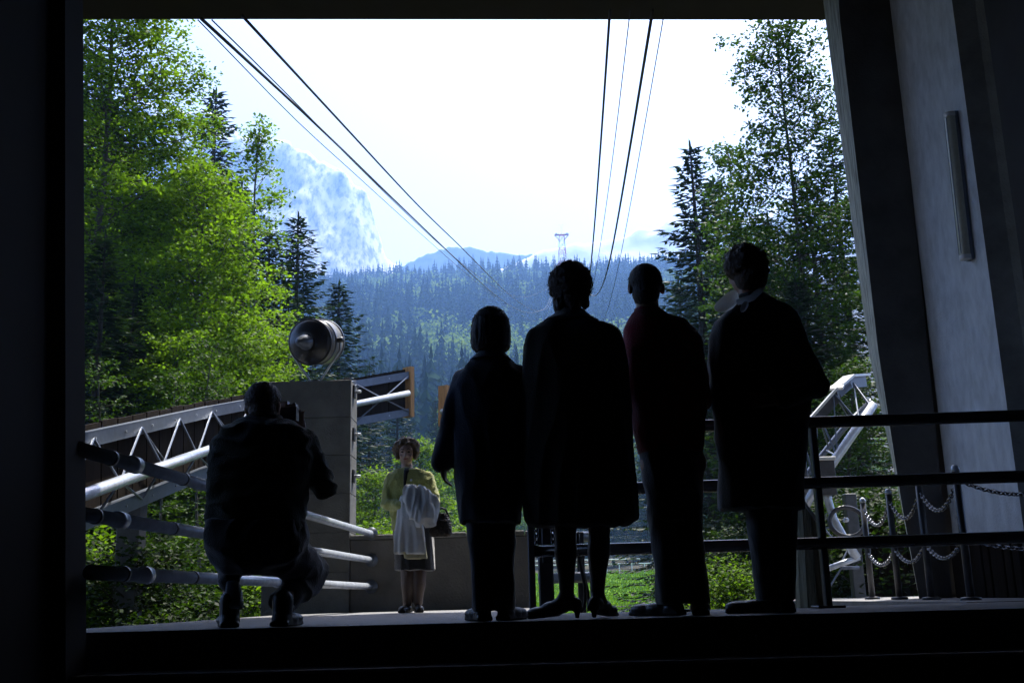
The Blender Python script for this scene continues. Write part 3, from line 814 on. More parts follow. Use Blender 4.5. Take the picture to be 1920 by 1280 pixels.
mb = MB(); mb.obox(mid + axd * 0.1 + Vector((0, 0, rd + 0.01)), mid + axd * 0.22 + Vector((0, 0, rd + 0.01)), 0.03, 0.05); mb.build('latch', M_steeld, sl)

# --- guide girders: a triangular lattice with plank backing
def lattice(name, tops, bots, pipes, label, nb, planks=True, end_wood=True, behind=0.30, w_ch=0.10):
    """tops, bots, pipes: polylines of matching nodes (upper chord, lower chord, pipe chord)"""
    g = empty(name, tops[0], 0, label, 'girder')
    def pt(pl, t):
        q = t * (len(pl) - 1); i = min(int(q), len(pl) - 2)
        return Vector(pl[i]).lerp(Vector(pl[i + 1]), q - i)
    for nm, pl in (('top_chord', tops), ('bottom_chord', bots)):
        mb = MB()
        for a, b in zip(pl[:-1], pl[1:]):
            a, b = Vector(a), Vector(b)
            d = (b - a).normalized()
            mb.obox(a, b, 0.012, w_ch * 1.25)
            sd_ = d.cross(Vector((0, 0, 1))).normalized()
            mb.obox(a + Vector((0, 0, w_ch * .62 + .006)) - sd_ * 0.035, b + Vector((0, 0, w_ch * .62 + .006)) - sd_ * 0.035, 0.085, 0.010)
            mb.obox(a - Vector((0, 0, w_ch * .62 + .006)) - sd_ * 0.035, b - Vector((0, 0, w_ch * .62 + .006)) - sd_ * 0.035, 0.085, 0.010)
        mb.build(nm, M_steel, g)
        for q in np.linspace(0.04, 0.96, 16):                         # bolt heads along the chord web
            c = pt(pl, q); c2 = pt(pl, min(1, q + 0.01)); d = (c2 - c).normalized(); sd_ = d.cross(Vector((0, 0, 1))).normalized()
            MB().tube([c + sd_ * 0.004, c + sd_ * 0.018], 0.014, 6).build('bolt', M_galv, g)
    mb = MB(); mb.tube(pipes, 0.058, 14); mb.build('pipe_chord', M_galv, g, True)
    for k in range(nb):
        t0, t1, tm = k / nb, (k + 1) / nb, (k + 0.5) / nb
        for a, b in ((pt(tops, t0), pt(pipes, tm)), (pt(pipes, tm), pt(tops, t1)), (pt(bots, t0), pt(pipes, tm)), (pt(pipes, tm), pt(bots, t1))):
            MB().tube([a, b], 0.0125, 6).build('brace', M_steel, g)
        if k % 2 == 0:
            MB().tube([pt(tops, t0), pt(bots, t1)], 0.010, 6).build('brace', M_steel, g)
    if planks:
        npk = nb * 3
        for k in range(npk):
            t0, t1 = k / npk + 0.0012, (k + 1) / npk - 0.0012
            a0, a1, b0, b1 = pt(tops, t0), pt(tops, t1), pt(bots, t0), pt(bots, t1)
            d = (a1 - a0).normalized(); sd_ = -d.cross(Vector((0, 0, 1))).normalized() * 0.10
            up = Vector((0, 0, 0.13 + 0.008 * math.sin(k * 3.7)))
            q = [a0 + sd_ + up, a1 + sd_ + up, b1 + sd_ - up * .2, b0 + sd_ - up * .2]
            q2 = [p + sd_ * 0.35 for p in q]
            mb = MB(); mb.add(q + q2, [(0, 1, 2, 3), (7, 6, 5, 4), (0, 4, 5, 1), (1, 5, 6, 2), (2, 6, 7, 3), (3, 7, 4, 0)])
            mb.build('plank', M_plank, g)
    if end_wood:
        a, b = pt(tops, 1), pt(bots, 1)
        d = (a - pt(tops, .97)).normalized(); sd_ = d.cross(Vector((0, 0, 1))).normalized()
        mb = MB(); mb.obox(b + d * 0.03 - Vector((0, 0, .10)) - sd_ * 0.06, a + d * 0.03 + Vector((0, 0, .16)) - sd_ * 0.06, 0.22, 0.10, up=d)
        mb.build('end_timber', M_oak, g)
    return g
def line3(pxs, Ys): return [P(px, py, Y) for (px, py), Y in zip(pxs, Ys)]
Yg = [8.6, 13.4, 19.5]
top_ = line3([(60, 848), (392, 772), (668, 720)], Yg); bot_ = line3([(60, 1020), (392, 884), (668, 790)], Yg); pip_ = line3([(60, 962), (392, 843), (668, 757)], [y - 0.35 for y in Yg])
# resample so that bays are even
def dense(pl, n):
    out = []
    L = [0]
    for a, b in zip(pl[:-1], pl[1:]): L.append(L[-1] + (b - a).length)
    for k in range(n + 1):
        s = L[-1] * k / n
        i = max(j for j in range(len(pl) - 1) if L[j] <= s + 1e-9)
        out.append(pl[i].lerp(pl[i + 1], (s - L[i]) / (L[i + 1] - L[i])))
    return out
topm, botm, pipm = dense(top_, 9), dense(bot_, 9), dense(pip_, 9)
e1, e2, e3 = P(768, 703, 20.6), P(768, 772, 20.6), P(766, 737, 20.2)
topm.append(e1); botm.append(e2); pipm.append(e3)
lattice('guide_girder', topm, botm, pipm, 'long sloping lattice guide girder passing behind the concrete pier', 10)
# second girder, mostly behind the pageboy haired person
t2 = line3([(830, 738), (930, 722)], [21.5, 23]); b2_ = line3([(830, 790), (930, 770)], [21.5, 23]); p2_ = line3([(828, 772), (930, 752)], [21.2, 22.7])
t2.reverse(); b2_.reverse(); p2_.reverse()
lattice('guide_girder', t2, b2_, p2_, 'second short lattice guide girder half hidden behind the person in the blue coat', 3)
# supports of the long girder
for px, py, Y, lab in ((250, 935, 11.4, 'square concrete post under the near half of the sloping girder'), (600, 810, 17.6, 'square concrete post under the girder behind the searchlight pier')):
    a = P(px, py, Y + 0.15)
    z0 = float(gz(a.x, a.y))
    o = MB().box((a.x - 0.12, a.y - 0.12, z0 - 0.3), (a.x + 0.12, a.y + 0.12, a.z + 0.1), 0.01).build('girder_post', M_concd, None)
    tag(o, lab, 'post', 'posts under the sloping girder')

# ================================================================ right: platform railing, chain posts, bent lattice arm
YR = 6.35
pr_ = empty('platform_railing', (2.0, YR, 0), 0, 'dark three bar platform railing in front of the standing people', 'railing')
for yl, yr_ in ((797, 783), (914, 893), (1037, 1006)):
    a = P(1000, yl + (0 if yl > 1000 else 0), YR); b = P(1868, yr_, YR)
    zz = 0.5 * (P(1550, (790, 907, 1021)[(797, 914, 1037).index(yl)], YR).z + b.z)
    MB().tube([(0.10, YR + 0.05, zz), (2.0, YR, zz), (4.095, YR - 0.03, zz + 0.01)], 0.036, 20).build('bar', M_rail, pr_, True)
for px in (995, 1262, 1541, 1985):
    x = XG(px, YR, 0.5)
    mb = MB().box((x - 0.02, YR + 0.0, 0.0), (x + 0.02, YR + 0.06, P(1550, 782, YR).z), 0.006); mb.build('post', M_steeld, pr_)
    MB().box((x - 0.08, YR - 0.05, 0.0), (x + 0.08, YR + 0.11, 0.014), 0.004).build('base_plate', M_steeld, pr_)
# gate post with plates beside the rail end
x = XG(1022, YR + 0.25, 0.4)
gp = empty('gate_post', (x, YR + 0.25, 0), 0, 'wide dark gate post at the end of the platform railing', 'post')
MB().box((x - 0.045, YR + 0.2, 0), (x + 0.045, YR + 0.3, 1.12), 0.008).build('post', M_steeld, gp)
MB().box((x - 0.02, YR + 0.17, 0.3), (x + 0.035, YR + 0.199, 0.95), 0.004).build('cover_plate', M_steeld, gp)
MB().box((x - 0.09, YR + 0.15, 0), (x + 0.09, YR + 0.35, 0.016), 0.004).build('base_plate', M_steeld, gp)
def chain_mesh(p0, p1, sag, link_len=0.05, r=0.0062):
    p0, p1 = Vector(p0), Vector(p1)
    mb = MB()
    n = 60
    cv = [p0.lerp(p1, t) - Vector((0, 0, sag * 4 * t * (1 - t))) for t in np.linspace(0, 1, n)]
    L = [0]
    for a, b in zip(cv[:-1], cv[1:]): L.append(L[-1] + (b - a).length)
    m = max(4, int(L[-1] / (link_len * 0.72)))
    for k in range(m):
        s = L[-1] * (k + 0.5) / m
        i = min(max(j for j in range(n) if L[j] <= s), n - 2)
        c = cv[i].lerp(cv[i + 1], (s - L[i]) / (L[i + 1] - L[i] + 1e-9)); d = (cv[i + 1] - cv[i]).normalized()
        a = Vector((0, 0, 1)) if abs(d.z) < .9 else Vector((1, 0, 0))
        x_ = d.cross(a).normalized(); y_ = d.cross(x_)
        sd_ = (x_ + y_).normalized() if k % 2 else (x_ - y_).normalized()
        loop = [c + d * math.cos(q) * link_len * 0.5 + sd_ * math.sin(q) * link_len * 0.30 for q in np.linspace(0, 2 * PI, 9)[:-1]]
        mb.tube(loop, r, 5, closed=True)
    return mb
cps = []
for px, Y in ((1821, 8.2), (1747, 9.15), (1687, 10.05), (1636, 11.0)):
    cps.append((XG(px, Y, 0.0), Y))
mean = sum(c[0] for c in cps) / len(cps)
labs = ['nearest the lamp wall', '', '', '', '']
for i, (x, y) in enumerate(cps):
    c = empty('chain_post', (x, y, 0), 0, ['slim dark chain post standing before the pale lamp wall', 'slim dark chain post beside the skirting planks of the pale wall', 'slim dark chain post standing before the dark portal leg', 'slim dark chain post closest to the bent lattice arm'][i], 'post', 'chain posts along the side platform')
    MB().tube([(x, y, 0.0), (x, y, 0.96)], 0.030, 12).build('shaft', M_steeld, c, True)
    mb = MB(); mb.lathe((x, y, 0.955), (0, 0, 1), [(0, 0.032), (0.02, 0.034), (0.045, 0.024), (0.055, 0.008)], 14); mb.build('knob', M_galv, c, True)
    mb = MB(); mb.lathe((x, y, 0.0), (0, 0, 1), [(0, 0.075), (0.02, 0.075), (0.026, 0.04)], 16); mb.build('base', M_steeld, c, True)
ends = [(4.0, 6.9)] + cps
for i in range(len(ends) - 1):
    a, b = ends[i], ends[i + 1]
    for z, sg in ((0.90, 0.20), (0.46, 0.14)):
        o = chain_mesh((a[0], a[1], z + (0.05 if i == 0 else 0)), (b[0], b[1], z), sg).build('chain', M_chain, None, True)
        tag(o, 'upper sagging link chain between the chain posts' if z > .6 else 'lower sagging link chain between the chain posts', 'chain', 'upper chains of the side platform' if z > .6 else 'lower chains of the side platform')
for px, z0 in ((1003, 1.05), (1034, 1.05)):
    p = P(px, 1010, YR + 0.14)
    o = chain_mesh((p.x, p.y, 0.72), (p.x + 0.012, p.y, 0.36), 0.0, 0.045).build('hanging_chain', M_chain, None, True)
    tag(o, 'short link chain hanging from the rail end post', 'chain', 'chains hanging at the gate')
# dark hoses hanging behind the skirted woman's legs
for k, (pts2, lab) in enumerate(((((1083, 1000), (1086, 1050), (1098, 1100), (1096, 1140), (1088, 1150)), 'dark rubber hose hanging straight beside the gate post'),
                                 (((1082, 1000), (1092, 1070), (1103, 1110), (1104, 1150)), 'dark rubber hose bowed outward behind the ankles'))):
    ps = [P(a, b, 6.6 + 0.05 * k) for a, b in pts2]
    ps[-1].z = 0.012
    pp = []
    for i in range(len(ps) - 1):
        for t in (0, .33, .66): pp.append(ps[i].lerp(ps[i + 1], t))
    pp.append(ps[-1])
    pp = [pp[0]] + [(pp[i - 1] + pp[i] * 2 + pp[i + 1]) / 4 for i in range(1, len(pp) - 1)] + [pp[-1]]
    tag(MB().tube(pp, 0.011, 8).build('hose', M_black, None, True), lab, 'hose')
# buffer pipes in the berth, seen between the legs
bf = empty('buffer_rack', (0.3, 8.8, -0.95), 0, 'low rack of pale buffer pipes in the cable car berth', 'rack')
for y0_, Yq in ((1084, 8.8), (1008, 9.2)):
    z = P(1000, y0_, Yq).z
    MB().tube([(0.16, Yq, z), (0.62, Yq, z)], 0.045, 14).build('pipe', M_galv, bf, True)
for x in (0.24, 0.52):
    MB().box((x - 0.03, 8.95, -0.95), (x + 0.03, 9.05, 0.62), 0.005).build('upright', M_steeld, bf)
    MB().tube([(x, 8.8, P(1000, 1084, 8.8).z), (x, 9.0, P(1000, 1084, 8.8).z)], 0.02, 8).build('bracket', M_steeld, bf)

# stub post: a round bundle of weathered staves with a bright sloping cap
Yp = 6.72
a0, a1 = P(1493, 1140, Yp), P(1556, 1140, Yp); b0, b1 = P(1501, 947, Yp), P(1535, 1002, Yp)
pc = Vector((0.5 * (a0.x + a1.x), Yp, 0)); pr0 = 0.5 * (a1.x - a0.x); tc_ = 0.5 * (b0.x + b1.x) - 0.012; pr1 = pr0 * 0.80
st = empty('timber_post', pc, 0, 'weathered round timber post with bright sloping metal cap by the railing', 'post')
sl_z = (b1.z - b0.z) / (b1.x - b0.x)
NS = 12
def ztopp(x): return b0.z + sl_z * (x - b0.x) * 0.9
for k in range(NS):
    q0, q1 = 2 * PI * (k + 0.04) / NS, 2 * PI * (k + 0.96) / NS
    ro = 1 + 0.03 * math.sin(k * 2.7)
    def ringp(q, r, z, c_): return Vector((c_ + r * math.cos(q), Yp + r * math.sin(q), z))
    v = []
    for q in (q0, q1):
        for rr_ in (ro, 0.72):
            v.append(ringp(q, pr0 * rr_, 0.0, pc.x))
            xt = tc_ + pr1 * rr_ * math.cos(q)
            v.append(Vector((xt, Yp + pr1 * rr_ * math.sin(q), ztopp(xt))))
    mb = MB(); mb.add(v, [(0, 4, 5, 1), (2, 3, 7, 6), (0, 1, 3, 2), (4, 6, 7, 5), (1, 5, 7, 3), (0, 2, 6, 4)])
    mb.build('stave', M_wood, st)
mb = MB()
rimv = [Vector((tc_ + pr1 * 1.06 * math.cos(q), Yp + pr1 * 1.06 * math.sin(q), ztopp(tc_ + pr1 * 1.06 * math.cos(q)) + 0.003)) for q in np.linspace(0, 2 * PI, 25)[:-1]]
mb.add(rimv + [p + Vector((0.008, 0, 0.016)) for p in rimv], [tuple(reversed(range(24))), tuple(range(24, 48))] + [(i_, (i_ + 1) % 24, 24 + (i_ + 1) % 24, 24 + i_) for i_ in range(24)])
mb.build('metal_cap', M_white, st)

# bent lattice arm of the right hand berth
YA = 13.0
arm = empty('lattice_arm', P(1575, 1068, YA), 0, 'bent steel lattice guide arm with light painted white on its top behind the railing beside the portal leg', 'girder')
up_c = [P(1470, 835, YA), P(1515, 789, YA), P(1568, 729, YA), P(1571, 723, YA + .1), P(1592, 705, YA + .3), P(1622, 703, YA + .9)]
lo_c = [P(1500, 965, YA - .3), P(1535, 905, YA - .3), P(1561, 868, YA - .3), P(1600, 812, YA - .2), P(1638, 758, YA - .1)]
bk_c = [P(1490, 915, YA + .6), P(1514, 888, YA + .6), P(1584, 800, YA + .6), P(1634, 752, YA + .6)]
def ribbon(pl, wv, th=0.02):
    mb = MB()
    for a, b in zip(pl[:-1], pl[1:]): mb.obox(a, b, wv, th)
    return mb
ribbon(up_c, 0.16, 0.03).build('upper_flange', M_white, arm)  # white on the flange stands for light on its top edge
web = MB()
for a, b in zip(up_c[:-1], up_c[1:]): web.obox(a - Vector((0, 0, 0.085)), b - Vector((0, 0, 0.085)), 0.02, 0.14)
web.build('upper_web', M_steeld, arm)
MB().tube(lo_c, 0.055, 14).build('pipe_chord', M_galv, arm, True)
MB().tube(bk_c, 0.040, 12).build('rear_chord', M_steel, arm, True)
def along(pl, t):
    q = t * (len(pl) - 1); i = min(int(q), len(pl) - 2)
    return pl[i].lerp(pl[i + 1], q - i)
ub = [P(1500, 803, YA), P(1532, 770, YA), P(1562, 736, YA), P(1600, 718, YA + .3)]
lb = [P(1530, 912, YA - .3), P(1570, 855, YA - .3), P(1612, 795, YA - .2), P(1634, 764, YA - .1)]
for i in range(4):
    MB().tube([ub[i], lb[i]], 0.014, 6).build('brace', M_steel, arm)
    if i < 3: MB().tube([ub[i + 1], lb[i]], 0.010, 6).build('brace', M_steel, arm)
    MB().tube([lb[i], along(bk_c, min(1, 0.25 + 0.25 * i))], 0.011, 6).build('brace', M_steel, arm)
    MB().tube([ub[i], along(bk_c, min(1, 0.3 + 0.22 * i))], 0.010, 6).build('brace', M_steel, arm)
# saddle box and lower leg
q0, q1 = P(1530, 862, YA - .35), P(1561, 862, YA - .35)
MB().box((q0.x, YA - .5, q0.z - 0.02), (q1.x, YA - .2, q0.z + 0.02), 0.005).build('saddle_plate', M_white, arm)  # white again stands for light falling on the plate
MB().box((q0.x + .01, YA - .45, q0.z - 0.42), (q1.x - .01, YA - .25, q0.z - 0.021), 0.005).build('saddle_box', M_steeld, arm)
leg = [P(1549, 900, YA - .3), P(1552, 935, YA - .3), P(1563, 972, YA - .3), P(1582, 1008, YA - .3), P(1607, 1046, YA - .3)]
MB().tube(leg, [0.055, 0.05, 0.045, 0.05, 0.055], 14).build('lower_leg', M_galv, arm, True)
MB().tube([P(1545, 1068, YA - .3), P(1611, 1044, YA - .3)], 0.035, 10).build('foot_bar', M_galv, arm, True)
MB().tube([P(1578, 1064, YA), P(1611, 1064, YA)], 0.022, 8).build('foot_bar', M_steel, arm, True)
for a, b in (((1515, 930), (1552, 935)), ((1520, 960), (1563, 972)), ((1540, 972), (1570, 972)), ((1540, 990), (1556, 989)), ((1515, 1010), (1556, 955)), ((1562, 1010), (1520, 960)), ((1590, 1030), (1575, 1060)), ((1556, 1100), (1580, 1060)), ((1520, 895), (1549, 925))):
    MB().tube([P(*a, YA - .2), P(*b, YA - .3)], 0.011, 6).build('brace', M_steel, arm)
c = P(1588, 978, YA - .45)
mb = MB(); mb.tube([c + Vector((math.cos(q) * 0.20, 0.03 * math.sin(q), math.sin(q) * 0.17)) for q in np.linspace(0, 2 * PI, 25)[:-1]], 0.026, 10, closed=True); mb.build('rope_sheave', M_steeld, arm, True)
mb = MB(); mb.lathe(c + Vector((-.02, 0.0, 0.02)), (0, -1, 0), [(0, 0.03), (0.06, 0.03), (0.075, 0.012)], 12); mb.build('sheave_hub', M_galv, arm, True)
# upright that carries the arm
for px in (1512, 1600):
    a = P(px, 1000, YA + .35)
    z0 = float(gz(a.x, a.y))
    MB().box((a.x - .07, YA + .3, z0 - .2), (a.x + .07, YA + .45, P(px, 925 if px > 1550 else 850, YA + .35).z), .008).build('column', M_steeld, arm)
# dark retaining plank wall behind the chain posts
rw = empty('plank_barrier', (3.2, 13.9, 0), 0, 'dark plank barrier at the back of the side platform', 'barrier')
x = P(1615, 1040, 13.9).x
k = 0
while x < 6.2:
    MB().box((x, 13.88 + 0.006 * (k % 2), 0.0), (x + 0.185, 13.93 + 0.006 * (k % 2), P(1640, 972 + 4 * (k % 3), 13.9).z), 0.005).build('plank', M_plank, rw)
    x += 0.195; k += 1

# ================================================================ cables and pylon
def cable(name, a, tower_a, prof, rad, label, group=None):
    """a: offset beside the line to the pylon near the station; prof: (Y, z) knots"""
    Ys = np.array([p[0] for p in prof], float); Zs = np.array([p[1] for p in prof], float)
    Yd = np.unique(np.concatenate([np.linspace(Ys[0], 40, 24), np.geomspace(40, Ys[-1], 60)]))
    # smooth curve through the knots: monotone cubic
    m = np.gradient(Zs, Ys)
    out = []
    for y in Yd:
        i = min(max(np.searchsorted(Ys, y) - 1, 0), len(Ys) - 2)
        h = Ys[i + 1] - Ys[i]; t = (y - Ys[i]) / h
        z = (2 * t**3 - 3 * t**2 + 1) * Zs[i] + (t**3 - 2 * t**2 + t) * h * m[i] + (-2 * t**3 + 3 * t**2) * Zs[i + 1] + (t**3 - t**2) * h * m[i + 1]
        x = TX * y + a + (tower_a - a) * y / Ys[-1]
        out.append((x, y, z))
    o = MB().tube(out, rad, 6).build(name, M_cable, None, True)
    return tag(o, label, 'cable', group)
YT = 800.0
T0 = P(1053, 441, YT)
TX = T0.x / YT
def zof(py, px, Y): return P(px, py, Y).z
def prof_from(a, pix, ztow):
    """pixels along a cable that keeps the offset a from the line to the pylon: distance follows from that offset"""
    out = []
    for px, py in pix:
        d = ray(px, py)
        k = d.x / d.y - TX
        Y = a / k
        out.append((Y, P(px, py, Y).z))
    return out
L1 = prof_from(-3.0, [(455, 30), (620, 208), (780, 380), (860, 458), (940, 538)], 0)
L2 = prof_from(-3.45, [(378, 35), (560, 202), (732, 367), (850, 480), (905, 532)], 0)
L3 = prof_from(-3.62, [(372, 38), (545, 215), (668, 328)], 0)
L4 = prof_from(-3.35, [(398, 38), (500, 138), (640, 280)], 0)
print('L1', L1, 'L2', L2, 'tower', T0)
def tail(pr_, dz, ta=0.0): return pr_ + [(170, pr_[-1][1] + (170 - pr_[-1][0]) * 0.262 + dz), (YT, T0.z)]
cable('track_cable', -3.0, -3.4, tail(L1, 0), 0.016, 'thick inner track cable running down over the left berth')
cable('track_cable', -3.45, -3.9, tail(L2, 0), 0.018, 'thick outer track cable running down over the left berth')
cable('haul_cable', -3.62, -3.9, tail(L3, -3), 0.007, 'thin lowest haul cable beside the left track cables')
cable('haul_cable', -3.35, -3.6, tail(L4, 2), 0.008, 'thin haul cable crossing close above the left outer track cable')
R1 = [(9.5, zof(20, 1137, 9.5)), (13, zof(250, 1117, 13)), (21, zof(482, 1093, 21)), (60, zof(560, 1080, 60)), (170, 44), (YT, T0.z)]
aR = (P(1135, 38, 9.8).x / 9.8 - TX) * 9.8
aR2 = (P(1213, 40, 9.8).x / 9.8 - TX) * 9.8
aR3 = (P(1172, 40, 9.8).x / 9.8 - TX) * 9.8
cable('track_cable', aR, 3.4, R1, 0.014, 'thick left track cable rising steeply over the right berth')
cable('track_cable', aR2, 3.8, [(9.5, zof(20, 1217, 9.5)), (13, zof(240, 1170, 13)), (21, zof(470, 1124, 21)), (60, zof(548, 1105, 60)), (170, 45), (YT, T0.z)], 0.017, 'thick right track cable rising steeply over the right berth')
cable('haul_cable', aR3, 3.6, [(9.5, zof(20, 1174, 9.5)), (13, zof(240, 1146, 13)), (21, zof(455, 1120, 21)), (60, zof(590, 1105, 60)), (170, 38), (YT, T0.z)], 0.006, 'thin haul cable between the two right track cables')
cable('haul_cable', aR2 + 0.12, 3.9, [(9.5, zof(20, 1219, 9.5)), (13, zof(255, 1172, 13)), (21, zof(500, 1128, 21)), (60, zof(640, 1112, 60)), (170, 33), (YT, T0.z)], 0.006, 'thin lowest haul cable right of the right track cables')
# pylon
py = empty('pylon', (T0.x, YT, float(gz(T0.x, YT))), 0, 'red and white lattice cable pylon standing above the far forest', 'pylon')
M_red = mat('red_paint', (0.55, 0.03, 0.06), 0.6, var=0.1)
zb = float(gz(T0.x, YT)); H_ = T0.z - zb
nseg = 9
def half(t): return 4.6 * (1 - t) + 1.9 * t
for k in range(nseg):
    t0, t1 = k / nseg, (k + 1) / nseg
    m_ = M_red if k % 2 == 0 else M_white
    mb = MB()
    c4 = [[Vector((T0.x + sx_ * half(t), YT + sy_ * half(t), zb + H_ * t)) for sx_, sy_ in ((-1, -1), (1, -1), (1, 1), (-1, 1))] for t in (t0, t1)]
    for i in range(4):
        j = (i + 1) % 4
        mb.tube([c4[0][i], c4[1][i]], 0.26, 5); mb.tube([c4[0][i], c4[1][j]], 0.14, 4); mb.tube([c4[0][j], c4[1][i]], 0.14, 4); mb.tube([c4[1][i], c4[1][j]], 0.16, 4)
    mb.build('tower_section', m_, py)
mb = MB()
mb.obox((T0.x - 5.6, YT, T0.z + 0.3), (T0.x + 5.6, YT, T0.z + 0.3), 3.0, 0.5)
for sx_ in (-1, 1):
    for sy_ in (-1.2, 1.2):
        mb.tube([(T0.x + sx_ * 1.9, YT + sy_, T0.z - 4), (T0.x + sx_ * 5.4, YT + sy_, T0.z)], 0.2, 5)
for q in np.linspace(-5, 5, 6): mb.tube([(T0.x + q, YT - 1.4, T0.z + 0.5), (T0.x + q + 1, YT - 1.4, T0.z + 1.6)], 0.12, 4)
mb.build('crosshead', M_red, py)
for sx_ in (-1, 1):
    mb = MB(); mb.obox((T0.x + sx_ * 4.2, YT - 2.4, T0.z + 0.8), (T0.x + sx_ * 4.2, YT + 2.4, T0.z + 0.8), 0.9, 0.5); mb.build('rope_saddle', M_steel, py)
mb = MB(); mb.tube([(T0.x, YT, T0.z + .5), (T0.x, YT, T0.z + 9)], 0.12, 5); mb.tube([(T0.x - 3, YT, T0.z + 8.8), (T0.x + 3, YT, T0.z + 8.8)], 0.1, 5); mb.build('mast', M_red, py)

# white pipe fence across the meadow
fn = empty('meadow_fence', (6, 100, 2), 0, 'low white pipe fence crossing the green meadow', 'fence')
fx = [XG(px, 100, 2.0) for px in np.arange(958, 1420, 22)]
tops = []
for i, x in enumerate(fx):
    y = 100 - 0.5 * i * 0.7
    z = float(gz(x, y))
    MB().tube([(x, y, z - .1), (x, y, z + 0.95)], 0.045, 6).build('post', M_white, fn)
    tops.append(Vector((x, y, z + 0.95)))
MB().tube(tops, 0.05, 6).build('rail', M_white, fn)
MB().tube([t + Vector((0, 0.5, 0.42)) for t in tops], 0.05, 6).build('rail', M_white, fn)
for x in (fx[0], fx[-1]):
    i = fx.index(x)
    MB().tube([tops[i], tops[i] + Vector((0, .5, .42))], 0.04, 6).build('strut', M_white, fn)
